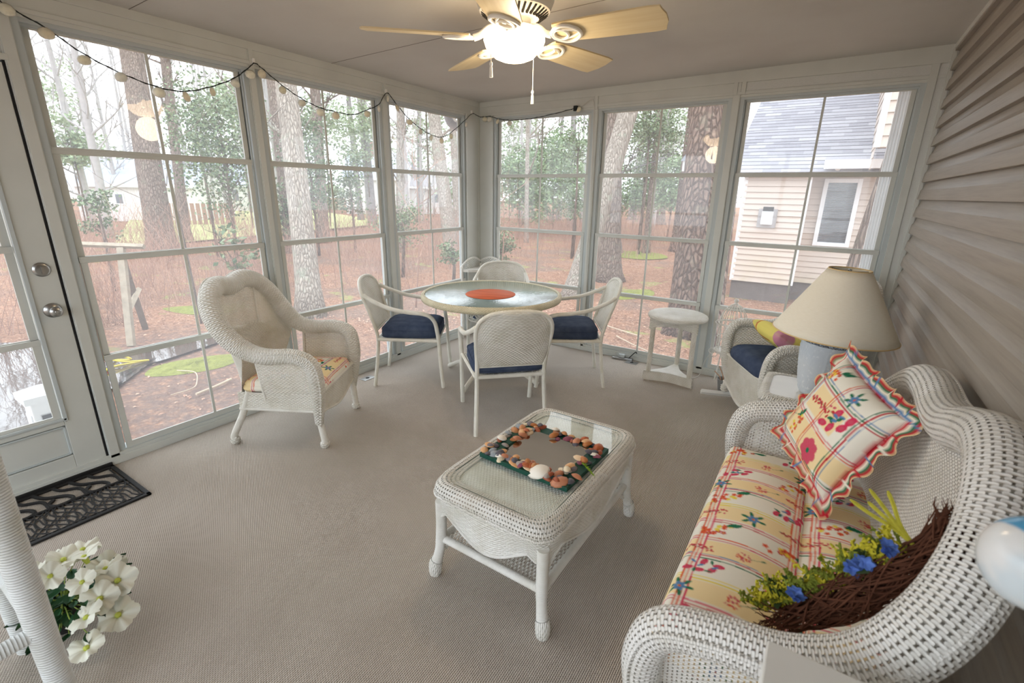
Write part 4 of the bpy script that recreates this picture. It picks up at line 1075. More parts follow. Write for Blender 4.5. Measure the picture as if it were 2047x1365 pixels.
while len(placed)<100 and tr<9000:
    tr+=1;x_,y_=rs.uniform(-fx+.004,fx-.004),rs.uniform(-fy+.004,fy-.004)
    if abs(x_)<fx-.070 and abs(y_)<fy-.066:continue
    r_=rs.uniform(.017,.026);lay=0
    ov=[p for p in placed if math.dist((x_,y_),p[:2])<(r_+p[2])*.48]
    if len(ov)>2:continue
    if ov:
        if len(placed)<40:continue
        lay=.006+.004*len(ov)
    placed.append((x_,y_,r_,rs.randrange(16),lay))
for x_,y_,r_,kk,lay in placed:
    o=bpy.data.objects.new('seashell',kinds[kk]);COL.objects.link(o);o.parent=t
    o.location=(x_,y_,.0205+lay);o.scale=(r_,r_,r_);o.rotation_euler=(rs.uniform(-.35,.35),rs.uniform(-.35,.35),rs.uniform(0,6.28))
sp_=MB();pth=smooth_path([(.195,-.02,.038),(.225,-.035,.036),(.262,-.055,.028)],5);sp_.tube(pth,.002,5)
for p in pth:
    for k in range(5):sp_.tube([p,p+V((rs.uniform(-.008,.012),rs.uniform(-.008,.008),rs.uniform(-.004,.008)))],[.0022,.0006],4)
obj('green_sprig',sp_,plain('sprig_green',srgb(122,150,40),.7,.2),t)

# ---------------------------------------------------------------- round wicker stand
t=thing('round_side_table','round white wicker stand on three legs with triangular base by the back windows','side table',(2.33,-.315,0),R(2))
M['wick_disc']=wicker('spiral_wicker_top',WHITE_W,.009,.012,.45,swap=True)
obj('tabletop',MB().lathe([(0.001,.600),(.06,.601),(.12,.601),(.18,.600),(.225,.598),(.240,.590),(.246,.578),(.243,.566),(.232,.559),(.20,.558)],72),M['wick_disc'],t,ang=180)
def tri(r_,k,n_=90):
    out=[]
    for i in range(n_):
        q=i/n_*3;e=int(q);f=q-e;A=[R(-90-62),R(-90+62-0),R(90)]
        A=[R(212),R(-32),R(90)]
        p=V((r_*math.cos(A[e]),r_*math.sin(A[e]),0));p2=V((r_*math.cos(A[(e+1)%3]),r_*math.sin(A[(e+1)%3]),0))
        m_=p.lerp(p2,f);c=1-k*math.sin(PI*f);out.append((m_.x*c,m_.y*c))
    return out
up=tri(.235,-.15);lo_=tri(.245,.32)
def band(poly,z0f,z1):
    return [[(x_,y_,z1-(z1-z0f(i/len(poly)))*k/6) for k in range(7)] for i,(x_,y_) in enumerate(poly)]
obj('skirt',MB().grid(band(up,lambda f:.462+.045*math.sin(PI*((f*3)%1)),.565),cu=True),M['wick_c'] ,t,ang=180)
obj('base_shelf',MB().prism(lo_,.012,Matrix.Translation((0,0,.070))),M['wick'],t,smooth=False)
obj('base_band',MB().grid(band([(x_*1.02,y_*1.02) for x_,y_ in lo_],lambda f:.0,.078),cu=True),wicker('base_band_wicker',srgb(236,232,222),.009,.012,.4,swap=True),t,ang=180)
for a in (212,-32,90):
    c,s_=math.cos(R(a)),math.sin(R(a))
    obj('leg',MB().tube([(.205*c,.205*s_,.08),(.20*c,.20*s_,.3),(.20*c,.20*s_,.56)],.021,14),M['wick_c'],t)
# ---------------------------------------------------------------- corner shelf
t=thing('corner_shelf','small white wicker corner shelf with wavy gallery behind the dining table','shelf',(.02,-.02,0))
L_=.37
obj('shelf_board',MB().prism([(0.02,-.02),(L_,-.02),(L_-.02,-.10),(.25,-.20),(.10,-L_+.02),(.02,-L_)],.025,Matrix.Translation((0,0,.735))),M['wick'],t,smooth=False)
obj('shelf_board',MB().prism([(0.02,-.02),(L_,-.02),(L_-.02,-.10),(.25,-.20),(.10,-L_+.02),(.02,-L_)],.02,Matrix.Translation((0,0,.30))),M['wick'],t,smooth=False)
for ax in (0,1):
    P=[];tops=[]
    for i in range(25):
        q=i/24;s_=.02+(L_-.02)*q;hh=.80+.07*math.sin(PI*min(1,q*1.0+.12))**1.5 if q<.85 else .80+.07*math.sin(PI*.97)**1.5
        z1=.775+.092*math.sin(PI*(.18+.80*q))**1.1
        b=(s_,-.012) if ax else (.012,-s_)
        P.append([(b[0],b[1],.76),(b[0],b[1],(.76+z1)/2),(b[0],b[1],z1)]);tops.append((b[0],b[1],z1))
    obj('gallery_panel',MB().grid(P),M['wick_open'],t,ang=180);obj('gallery_rail',MB().tube(tops,.011,8),M['wrap'],t)
for x_,y_ in ((.02,-.02),(L_,-.03),(.03,-L_)):
    obj('leg',MB().tube([(x_,y_,0),(x_,y_,.79)],.011,8),M['wrap'],t)
# ---------------------------------------------------------------- bird cage stand and pot
t=thing('wicker_birdcage','white wicker domed birdcage on thin stand behind the rocking chair','birdcage',(2.745,-.145,0))
cg=MB();rc=.105
for k in range(16):
    a=2*PI*k/16;c,s_=math.cos(a),math.sin(a)
    cg.tube(smooth_path([(rc*c,rc*s_,.30),(rc*c,rc*s_,.42),(rc*c,rc*s_,.54),(rc*.96*c,rc*.96*s_,.59),(rc*.75*c,rc*.75*s_,.645),(rc*.4*c,rc*.4*s_,.69),(.012*c,.012*s_,.705)],4),.0035,5)
obj('cage_bars',cg,M['wrap'],t)
rg=MB()
for r_,z_,w_ in ((rc+.006,.54,.006),(rc+.03,.54,.004),(rc+.004,.42,.004),(rc+.01,.30,.009),(rc*.6,.67,.004)):rg.tube([(r_*math.cos(2*PI*i/36),r_*math.sin(2*PI*i/36),z_) for i in range(36)],w_,6,closed=True)
obj('cage_hoops',rg,M['wrap'],t)
obj('cage_floor',MB().lathe([(0,.285),(rc+.012,.285),(rc+.014,.30),(0,.30)],32),M['wick'],t)
obj('finial',MB().lathe([(.012,.70),(.020,.708),(.012,.716),(.016,.728),(.020,.738),(.010,.750),(0,.752)],16),M['wrap'],t)
cr=MB()
for k in range(8):
    a=2*PI*k/8;cr.tube([((rc+.03)*math.cos(a)+.024*math.cos(q)*math.cos(a),(rc+.03)*math.sin(a)+.024*math.cos(q)*math.sin(a),.275+.024*math.sin(q)) for q in [i*.42 for i in range(16)]],.003,5)
obj('scroll_work',cr,M['wrap'],t)
for k in range(3):
    a=R(30+120*k);obj('leg',MB().tube([(.07*math.cos(a),.07*math.sin(a),.285),(.10*math.cos(a),.10*math.sin(a),0)],.006,6),M['wrap'],t)
t=thing('flower_pot','small grey metal pot with dried sticks beside the rocking chair runner','plant pot',(2.775,-.315,0))
obj('pot',MB().lathe([(0,.004),(.048,.0),(.062,.10),(.066,.105),(.060,.105),(.046,.02),(0,.02)],24),plain('zinc',srgb(150,152,150),.45,.4,metal=.3,noise=.2),t)
st=MB();
for k in range(9):
    a=rs.uniform(0,6.28);st.tube([(.01*math.cos(a),.01*math.sin(a),.02),(.045*math.cos(a),.045*math.sin(a),.12),(.075*math.cos(a)-.02,.06*math.sin(a),.15+.05*rs.random())],.004,5)
obj('dried_sticks',st,plain('dried_stick',srgb(190,150,120),.8),t)

# ---------------------------------------------------------------- end table + lamp
t=thing('wicker_end_table','low white wicker end table under the big lamp between loveseat and rocker','end table',(3.375,-1.470,0))
a_,b_=.235,.205
obj('tabletop',MB().box(-a_,a_,-b_,b_,.525,.545),M['white'],t,smooth=False,bevel=.004)
obj('top_border',MB().grid([[(rr_(2*PI*i/80,a_+d,b_+d)[0],rr_(2*PI*i/80,a_+d,b_+d)[1],z_) for d,z_ in ((-.02,.548),(0,.552),(.02,.545),(.028,.525),(.02,.505),(.0,.50))] for i in range(80)],cu=True),M['wick_rollc'],t,ang=180)
obj('apron',MB().grid([[(rr_(2*PI*i/80,a_,b_)[0],rr_(2*PI*i/80,a_,b_)[1],.51-.10*k/5) for k in range(6)] for i in range(80)],cu=True),M['wick_c'],t,ang=180)
for sx_ in (-1,1):
    for sy_ in (-1,1):obj('leg',MB().tube([(sx_*(a_-.02),sy_*(b_-.02),.50),(sx_*(a_-.02),sy_*(b_-.02),0)],.021,12),M['wrapc'],t)
obj('shelf',MB().box(-a_+.02,a_-.02,-b_+.02,b_-.02,.17,.185),M['wick_c'],t,smooth=False)
t=thing('table_lamp','large table lamp with blue plaster base and wide cream cone shade','lamp',(3.385,-1.500,.5525))
bp=[(0,0),(.088,0),(.094,.01),(.104,.05),(.114,.10),(.122,.16),(.128,.21),(.130,.25),(.127,.285)]
N2=160;rows=[]
for r_,z_ in [(bp[i][0]+(bp[i+1][0]-bp[i][0])*f,bp[i][1]+(bp[i+1][1]-bp[i][1])*f) for i in range(len(bp)-1) for f in (0,.2,.4,.6,.8)]+[bp[-1]]:
    row=[]
    for k in range(N2):
        a=2*PI*k/N2
        # raised palm leaf relief: arcs fanning out from six stems
        s6=((a/(2*PI)*6)%1)-.5
        ph=abs(s6)*46-z_*150+40*s6*s6
        rel=.0028*max(0,math.sin(ph))*(1 if z_>.01 else 0)*min(1,abs(s6)*14)
        rel+=.003*math.exp(-(s6*26)**2)
        row.append(((r_+(rel if r_>.01 else 0))*math.cos(a),(r_+(rel if r_>.01 else 0))*math.sin(a),z_))
    rows.append(row)
obj('lamp_base',MB().grid(rows,cv=True),M['lampblue'],t,ang=180)
obj('stippled_neck',MB().lathe([(.1275,.283),(.134,.290),(.134,.305),(.128,.325),(.112,.345),(.080,.362),(.045,.372),(.03,.374)],64),M['lampstip'],t,ang=180)
obj('lamp_stem',MB().lathe([(.012,.36),(.012,.62),(.005,.64),(.005,.658),(.009,.662),(.009,.668),(0,.672)],16),M['metal'],t)
shd=MB();z0,z1,r0_,r1_=.338,.668,.280,.092
shd.lathe([(r0_+(r1_-r0_)*q,z0+(z1-z0)*q) for q in [i/10 for i in range(11)]],96)
sho=obj('lamp_shade',shd,M['shade'],t,ang=180,solid=.0025)
rm=MB()
rm.tube([(r0_*math.cos(2*PI*i/96),r0_*math.sin(2*PI*i/96),z0) for i in range(96)],.003,6,closed=True);rm.tube([(r1_*math.cos(2*PI*i/64),r1_*math.sin(2*PI*i/64),z1) for i in range(64)],.0028,6,closed=True)
obj('shade_trim',rm,M['shade_in'],sho)
sp2=MB()
for k in range(3):
    a=2*PI*k/3+.5;sp2.tube([(0,0,z1-.012),(.09*math.cos(a),.09*math.sin(a),z1-.006)],.0018,5)
obj('shade_spider',sp2,M['metal'],t)
t.rotation_euler=(R(0),R(2.0),0)

# ---------------------------------------------------------------- door mat
t=thing('door_mat','black rubber openwork doormat on the carpet in front of the door','doormat',(.275,-4.03,0.001))
m_=MB();w_,l_=.245,.42
for r_ in ((-w_,w_,-l_,-l_+.022),(-w_,w_,l_-.022,l_),(-w_,-w_+.022,-l_,l_),(w_-.022,w_,-l_,l_)):m_.box(*r_,0,.011)
for r_ in ((-w_+.03,w_-.03,-l_+.030,-l_+.036),(-w_+.03,w_-.03,l_-.036,l_-.030),(w_-.036,w_-.03,-l_+.03,l_-.03)):m_.box(*r_,0,.010)
obj('mat_border',m_,M['rubber'],t,smooth=False,bevel=.003)
lt=MB()
nl=26
for k in range(nl):
    y_=-l_+.03+(2*l_-.06)*k/(nl-1)
    for sg in (1,-1):
        P=[]
        for i in range(9):
            x_=-.02+(w_-.025+.02)*i/8;yy=y_+sg*(.10*i/8)+.012*math.sin(i*1.2+k)
            if abs(yy)<l_-.02:P.append((x_,yy,.006))
        if len(P)>2:lt.tube(P,.0038,5)
obj('lattice',lt,M['rubber'],t)
sw=MB()
for k in range(5):
    y_=-l_+.085+.150*k
    sw.tube(smooth_path([(-w_+.02,y_-.05,.007),(-.15,y_-.02,.007),(-.09,y_+.05,.007),(-.03,y_+.06,.007),(-.015,y_,.007),(-.06,y_-.03,.007),(-.10,y_+.0,.007)],5),.0095,6)
    sw.tube(smooth_path([(-w_+.02,y_+.03,.007),(-.17,y_+.05,.007),(-.12,y_+.11,.007),(-.02,y_+.115,.007)],5),.0085,6)
sw.tube([(-.018,-l_+.02,.007),(-.018,l_-.02,.007)],.008,6)
obj('scroll_pattern',sw,M['rubber'],t)
obj('mat_base',MB().box(-w_+.02,w_-.02,-l_+.02,l_-.02,0,.002),M['rubber'],t,smooth=False) if 0 else None
# ---------------------------------------------------------------- white petunias, near left
t=thing('petunia_plant','artificial white petunias with dark green leaves in a pot at the near left corner','plant',(1.16,-4.13,0))
obj('pot',MB().lathe([(0,0),(.06,0),(.085,.11),(.09,.115),(.082,.115),(.055,.02),(0,.02)],24),M['rubber'],t)
mp=plain('petunia_petal',srgb(236,236,222),.6,.2,noise=.08);mc=plain('petunia_throat',srgb(196,206,90),.6);mlf=plain('petunia_leaf',srgb(34,78,44),.5,.3,noise=.3);mst=plain('petunia_stem',srgb(140,160,70),.6)
def petunia(r_):
    P=[]
    for i in range(8):
        q=i/7;row=[]
        for k in range(40):
            a=2*PI*k/40;f=1+.10*math.cos(5*a)*q+.035*math.sin(17*a+i)*q
            row.append((r_*f*q**1.3*math.cos(a)+.002*math.cos(a),r_*f*q**1.3*math.sin(a)+.002*math.sin(a),.026*(q**.5)+.007*math.sin(5*a+1)*q+.005*math.sin(11*a)*q*q-.006*q**4))
        P.append(row)
    return MB().grid(P,cv=True)
fm=petunia(.050);rp=random.Random(3)
pme=fm.mesh('flower');pme.materials.append(mp);pme.polygons.foreach_set('use_smooth',[True]*len(pme.polygons))
thm=MB().lathe([(.006,-.012),(.009,.006),(.008,.018),(.0,.022)],10).mesh('flower_throat');thm.materials.append(mc)
for (x_,y_,z_) in [(.02,.03,.26),(.09,.075,.27),(-.05,.10,.22),(.17,.04,.24),(.22,.06,.18),(.26,.01,.16),(.14,.11,.22),(.20,.12,.20),(.25,.085,.10),(-.10,.02,.20),(.0,-.04,.24),(.30,-.02,.08),(.05,.13,.17),(.10,-.02,.28)]:
    o=bpy.data.objects.new('flower',pme);COL.objects.link(o);o.parent=t;o.location=(x_,y_,z_);o.rotation_euler=(rp.uniform(-.3,.7),rp.uniform(-.3,.8),rp.uniform(-.6,.6))
    s_=rp.uniform(.8,1.15);o.scale=(s_,s_,s_)
    q=bpy.data.objects.new('flower_throat',thm);COL.objects.link(q);q.parent=o
lm=MB();sm_=MB()
for k in range(110):
    a=rp.uniform(0,6.28);r_=rp.uniform(.03,.21);c=V((r_*math.cos(a)+.08,r_*math.sin(a)*.7+.03,rp.uniform(.08,.20)));d=V((math.cos(a),math.sin(a),rp.uniform(-.3,.3))).normalized();sd=d.cross(V((0,0,1))).normalized()
    l=rp.uniform(.035,.06)
    lm.grid([[c+d*l*(i/5)+sd*u*l*.30*math.sin(PI*min(1,(i+.3)/5.3))+V((0,0,.006*abs(u)-.004*i/5)) for u in (-1,0,1)] for i in range(6)])
    sm_.tube([V((.0,0,.08)),V((c.x*.5,c.y*.5,c.z*.8)),c],.0018,4)
obj('leaves',lm,mlf,t);obj('stems',sm_,mst,t)

# ---------------------------------------------------------------- twig swag with flowers on the loveseat
A_,B_=V((3.345,-3.255,.555)),V((3.600,-3.245,.895))
t=thing('twig_wreath','dried brown twig swag with blue flowers and yellow green sprigs on the loveseat','wreath',tuple((A_+B_)/2))
c0=(A_+B_)/2;ax=(B_-A_)/2
side=ax.normalized().cross(V((-.45,.35,.82)).normalized()).normalized();upv=side.cross(ax.normalized()).normalized()
if upv.z<0:upv=-upv;side=-side
if side.dot(V((3.29,-4.42,1.56))-c0)<0:side=-side
tw_=random.Random(12);tm=MB()
def arc(q,off=0):return ax*q*1.12+upv*(-.022*(1-q*q)+.0)+side*(off)
for k in range(520):
    q0=tw_.uniform(-1.05,.8);L2=min(tw_.uniform(.25,.9),1.1-q0);r_=.050*math.sqrt(tw_.random());a=tw_.uniform(0,6.28);tws=tw_.uniform(-2.5,2.5);P=[]
    for i in range(7):
        q=q0+L2*i/6;rr=r_*(1-.45*min(1,abs(q))**2)+ (.018*max(0,abs(q)-.75)*4*(1 if tw_.random()<.7 else 2))
        P.append(arc(q)+side*rr*math.cos(a+tws*i/6)+upv*rr*math.sin(a+tws*i/6))
    tm.tube(P,[tw_.uniform(.0010,.0026)]*6+[.0006],4)
for k in range(170):
    q=tw_.choice((-1,1,1))*tw_.uniform(.45,1.05);b=arc(q);d=(ax.normalized()*(1 if q>0 else -1)*tw_.uniform(.1,.8)+upv*tw_.uniform(-.9,.5)+side*tw_.uniform(-.9,.9)+V((.3 if q>0 else 0,0,-.35 if q>0 else 0))).normalized();l=tw_.uniform(.03,.075)
    tm.tube([b,b+d*l*.5+V((tw_.uniform(-.01,.01),0,tw_.uniform(-.01,.01))),b+d*l],[.0013,.001,.0005],4)
obj('twigs',tm,plain('brown_twig',srgb(98,62,46),.85,.15,noise=.4,nscale=30),t)
gm=MB();ym=MB()
for k in range(90):
    q=tw_.uniform(-1.0,.6);b=arc(q)+upv*.030+side*.012;d=(upv*1.0-side*0.2+ax.normalized()*tw_.uniform(-1.2,.9)+side*tw_.uniform(-.7,.7)).normalized();l=tw_.uniform(.04,.085);T_=gm if k%2 else ym
    prev=b
    for i in range(9):
        p=b+d*l*i/8+V((.004*math.sin(i+k),.004*math.cos(i*1.3+k),-.0007*i*i*.3));
        for j in range(3):
            e=p+V((tw_.uniform(-1,1),tw_.uniform(-1,1),tw_.uniform(-.6,1))).normalized()*.009
            T_.tube([p,e],[.0036,.0022],4)
        T_.tube([prev,p],.0022,4);prev=p
for k in range(4):
    b=arc(.66)+upv*.03;o9=ax.normalized()*(.030-.020*k)+side*(.008*(k%2));P=smooth_path([b,b+upv*.040+o9*.25,b+upv*(.075+.008*(k%2))+o9*.8,b+upv*(.105+.02*(k%2))+o9*1.2],4)
    obj('tall_sprig',MB().tube(P,[.0045]*(len(P)-1)+[.002],5),plain('tall_yellow_sprig_%d'%k,srgb(196,188,70),.8,.1,noise=.25,nscale=60),t)
obj('green_sprigs',gm,plain('moss_sprig',srgb(126,136,54),.8,.1,noise=.25,nscale=40),t);obj('yellow_sprigs',ym,plain('yellow_sprig',srgb(196,186,58),.8,.1,noise=.2,nscale=40),t)
lf=MB()
for k in range(26):
    q=[.28,-.62][k%2]+tw_.uniform(-.14,.14);b=arc(q)+upv*.045+side*tw_.uniform(-.03,.03);d=(V((tw_.uniform(-1,.4),tw_.uniform(-.8,1),tw_.uniform(-.1,.7)))).normalized();sd=d.cross(upv).normalized();l=tw_.uniform(.03,.055)
    lf.grid([[b+d*l*i/4+sd*u*l*.28*math.sin(PI*(i+.25)/4.4) for u in (-1,0,1)] for i in range(5)])
obj('leaves',lf,plain('swag_leaf',srgb(64,84,50),.7,.2,noise=.3,nscale=30),t)
bm_=MB().grid([[(.0135*q*math.cos(a)*(1+.22*math.cos(5*a)),.0135*q*math.sin(a)*(1+.22*math.cos(5*a)),.005*q) for a in [2*PI*k/20 for k in range(20)]] for q in (.05,.4,.7,1)],cv=True).mesh('blue_flower')
bm_.materials.append(plain('blue_petals',srgb(96,128,206),.6,.2,noise=.25,nscale=60));bm_.polygons.foreach_set('use_smooth',[True]*len(bm_.polygons))
for k in range(26):
    if k<16:q=.20+tw_.uniform(-.10,.10);sdv=-.028+tw_.uniform(-.02,.02);h_=.062
    elif k<21:q=.52+tw_.uniform(-.03,.03);sdv=-.01;h_=.065
    else:q=-.48+tw_.uniform(-.04,.04);sdv=-.02;h_=.055
    o=bpy.data.objects.new('blue_flower',bm_);COL.objects.link(o);o.parent=t
    o.location=arc(q)+upv*(h_*.75+tw_.uniform(-.006,.008))+side*(.052+sdv*.8);o.rotation_euler=(tw_.uniform(.1,1.0),tw_.uniform(-.4,.4),tw_.uniform(-.5,.5))

# ---------------------------------------------------------------- near white table and hanging painted globe
t=thing('white_side_table','plain white square topped table at the near right corner','side table',(3.533,-3.815,0))
obj('tabletop',MB().box(-.208,.208,-.228,.228,.755,.785),M['white'],t,smooth=False,bevel=.003)
for sx_ in (-1,1):
    for sy_ in (-1,1):obj('leg',MB().box(sx_*.19-.018,sx_*.19+.018,sy_*.205-.018,sy_*.205+.018,0,.755),M['white'],t,smooth=False,bevel=.002)
obj('table_apron',MB().box(-.19,.19,-.205,.205,.68,.755),M['white'],t,smooth=False)
t=thing('hanging_globe','white ceramic globe painted bright blue, hanging at the right edge of view','ornament',(3.60,-3.60,1.10))
vm=MB().sphere((0,0,0),.062,40,24)
mv=Mat('glazed_ceramic',srgb(226,230,232),.2,.5);x,y,z=mv.xyz('Object');n=mv.noise(9)
q=x*.84+y*.54+z*.25+n*.02
mv.color(mv.mix(q.ramp(-.016,-.010),mv.mix(n.ramp(.45,.6),srgb(234,236,236),srgb(214,226,232)),srgb(84,168,216)))
obj('globe',vm,mv.done(),t,ang=180)
obj('hanging_line',MB().tube([(0,0,.06),(0,0,.7),(0,0,1.39)],.0012,5),M['white'],t)
# ---------------------------------------------------------------- outdoors
G=-.40
TREES= [["hardwood_tree", [-13.96, 2.295], [-15.885, 3.288, 5.632], 0.714, "bark_mid", "stout grey brown trunk rising past the first left window"],
["hardwood_tree", [-16.516, 4.107], [-18.354, 5.327, 6.095], 0.368, "bark_mid", "slim dark trunk just right of the stout one in the first left window"],
["hardwood_tree", [-3.491, 0.132], [-4.481, 0.81, 3.155], 0.355, "bark_light", "pale lichened trunk close outside the second left window"],
["hardwood_tree", [-11.047, 4.796], [-12.538, 5.761, 4.801], 0.401, "bark_mid", "dark trunk half hidden behind the pale lichened one"],
["hardwood_tree", [-12.926, 7.364], [-14.239, 8.587, 5.191], 0.423, "bark_mid", "brown trunk in the middle of the second left window"],
["pine_tree", [-18.536, 14.764], [-20.36, 16.118, 6.433], 0.512, "bark_grey", "straight grey trunk at the right edge of the second left window"],
["hardwood_tree", [-22.602, 17.356], [-24.675, 18.821, 7.167], 0.361, "bark_grey", "thin grey trunk in front of the pale house beside the straight trunk"],
["hardwood_tree", [-8.485, 6.997], [-9.306, 8.131, 4.095], 0.281, "bark_light", "mottled white grey trunk at the left edge of the third left window"],
["hardwood_tree", [-5.997, 6.697], [-7.216, 7.439, 3.724], 0.418, "bark_light", "leaning pale trunk at the right side of the third left window"],
["hardwood_tree", [-7.482, 8.81], [-8.452, 9.791, 3.941], 0.263, "bark_light", "narrow trunk right beside the leaning pale one near the corner post"],
["hardwood_tree", [-19.017, 19.009], [-20.114, 20.524, 5.607], 0.323, "bark_grey", "thin trunk in front of the small shuttered house"],
["hardwood_tree", [-6.861, 12.331], [-7.713, 13.608, 4.537], 0.181, "bark_light", "slender pale forked tree in the middle of the left back window"],
["hardwood_tree", [-0.781, 4.159], [-0.507, 5.635, 3.118], 0.44, "bark_light", "pale tree leaning right across the middle back window"],
["hardwood_tree", [-0.86, 6.241], [-1.463, 7.193, 3.223], 0.518, "bark_mid", "thick furrowed trunk crossed by the leaning pale tree"],
["pine_tree", [-1.939, 12.24], [-2.386, 13.656, 4.207], 0.244, "bark_mid", "slim dark tree on the mossy mound in the middle back window"],
["pine_tree", [-6.468, 29.002], [-7.404, 31.274, 7.374], 0.644, "bark_mid", "brown trunk behind the slim dark tree on the mossy mound"],
["pine_tree", [-10.097, 33.796], [-10.692, 36.585, 8.181], 0.638, "bark_grey", "far pinkish trunk among the evergreens of the middle back window"],
["pine_tree", [-1.299, 13.767], [-1.662, 15.297, 4.369], 0.44, "bark_pine", "dark leaning pine directly left of the great pine trunk"],
["pine_tree", [1.777, 2.703], [1.441, 3.67, 2.802], 0.488, "bark_pine", "great pine trunk with plated bark close outside the middle back window"],
["pine_tree", [2.257, 2.122], [2.023, 3.123, 2.716], 0.16, "bark_pine", "plated pine trunk at the left edge of the right back window"],
["hardwood_tree", [3.51, 3.3], [3.745, 3.3, 1.94], 0.15, "bark_mid", "leaning trunk beside the small house window and white downspout"],
["hardwood_tree", [-2.858, 11.829], [-3.817, 12.853, 4.035], 0.351, "bark_grey", "blue grey trunk behind the leaning pale tree"],
["pine_tree", [-9.775, 22.173], [-10.749, 23.873, 5.892], 0.389, "bark_grey", "straight far trunk at the right of the left back window"],
["pine_tree", [-14.201, 28.975], [-15.274, 31.038, 7.048], 0.304, "bark_grey", "thin far trunk between the forked tree and the straight far trunk"]]
FOL= [[[-9.32, 2.12, 2.42], 1.02, 1.56, 3600, 0.085, "holly", "holly with loose glossy foliage at the right of the first left window"],
[[-11.7, 2.83, 3.42], 0.81, 1.09, 1800, 0.085, "holly", "upper holly boughs beside the stout trunk in the first left window"],
[[-8.29, -0.85, 1.03], 0.36, 0.56, 600, 0.07, "holly", "sparse holly sprigs at the left edge of the first left window"],
[[-9.78, 4.86, 2.23], 0.73, 1.61, 2600, 0.09, "holly", "dark holly behind the pale lichened trunk"],
[[-9.58, 6.09, 1.84], 0.63, 1.1, 1300, 0.09, "holly", "grey green holly in front of the house in the second left window"],
[[-11.19, 4.72, 0.91], 0.47, 0.94, 1100, 0.09, "holly", "small holly at the left edge of the second left window"],
[[-5.01, 3.68, 0.86], 0.52, 0.52, 1300, 0.06, "holly", "low evergreen bush at the foot of the third left window"],
[[-3.24, 3.4, 0.39], 0.26, 0.31, 500, 0.06, "holly", "small green bush by the corner post"],
[[-3.0, 4.81, 0.4], 0.3, 0.48, 1200, 0.06, "holly", "dark rounded bush at the left edge of the left back window"],
[[-3.53, 9.74, 1.21], 0.5, 0.47, 700, 0.07, "holly", "small holly at the right edge of the left back window"],
[[-3.37, 9.33, 3.19], 0.58, 0.73, 700, 0.08, "holly", "holly boughs hanging at the top right of the left back window"],
[[-1.99, 11.6, 3.56], 1.17, 0.86, 2300, 0.09, "holly", "holly crown spread across the top of the middle back window"],
[[-2.61, 13.32, 2.56], 1.06, 0.89, 1500, 0.09, "holly", "lower holly boughs in the middle of the middle back window"],
[[-9.0, 15.19, 1.88], 1.38, 1.95, 3000, 0.15, "cedar", "soft cedar thicket left of the forked tree"],
[[-8.73, 18.05, 2.42], 1.63, 2.25, 3200, 0.15, "cedar", "tall cedar right of the forked tree"],
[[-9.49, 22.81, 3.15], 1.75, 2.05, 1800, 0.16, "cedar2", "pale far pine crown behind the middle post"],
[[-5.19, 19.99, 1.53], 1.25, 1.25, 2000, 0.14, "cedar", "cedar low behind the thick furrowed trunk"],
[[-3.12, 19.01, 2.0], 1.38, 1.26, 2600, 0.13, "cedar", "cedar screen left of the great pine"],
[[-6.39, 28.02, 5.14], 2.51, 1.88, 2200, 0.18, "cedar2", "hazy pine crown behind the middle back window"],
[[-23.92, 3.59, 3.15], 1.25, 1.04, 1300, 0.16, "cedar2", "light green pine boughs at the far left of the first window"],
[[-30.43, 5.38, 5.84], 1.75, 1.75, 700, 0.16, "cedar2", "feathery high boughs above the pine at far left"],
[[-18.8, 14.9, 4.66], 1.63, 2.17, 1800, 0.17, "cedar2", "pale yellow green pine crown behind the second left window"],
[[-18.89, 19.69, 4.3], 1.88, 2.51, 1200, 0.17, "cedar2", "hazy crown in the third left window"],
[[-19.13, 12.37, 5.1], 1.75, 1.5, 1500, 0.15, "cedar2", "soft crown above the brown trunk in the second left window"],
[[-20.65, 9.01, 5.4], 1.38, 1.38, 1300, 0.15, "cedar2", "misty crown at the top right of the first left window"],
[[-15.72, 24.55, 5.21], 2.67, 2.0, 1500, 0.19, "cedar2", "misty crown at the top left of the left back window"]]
# ground
N=90;P=[]
def gh(x,y):
    d=max(0,math.hypot(x+1,y)-6);return G+.05*math.sin(x*.35+1)*math.cos(y*.3)*min(1,d/6)
def axisv(a,b,n,c):
    return [c+(abs(t)**1.8)*(b if t>0 else a)*(1 if t>0 else 1) for t in [2*i/n-1 for i in range(n+1)]]
xs=[-1+(-(abs(t)**2)*95 if t<0 else t*t*40) for t in [2*i/N-1 for i in range(N+1)]]
ys=[1+(-(abs(t)**2)*30 if t<0 else t*t*95) for t in [2*i/N-1 for i in range(N+1)]]
gm_=MB().grid([[(x,y,gh(x,y)) for x in xs] for y in ys]);fixn(gm_)
setp(obj('ground',gm_,M['ground'],ang=180),kind='structure')
lw=MB().grid([[V((-15.5,1.5,G+.08)).lerp(V((-19,17,G+.08)),j/8)*(1)+V((-34*i/6*.9,12*i/6,-.0)) for j in range(9)] for i in range(7)]);
setp(obj('lawn',lw,M['lawn'],ang=180),kind='structure')
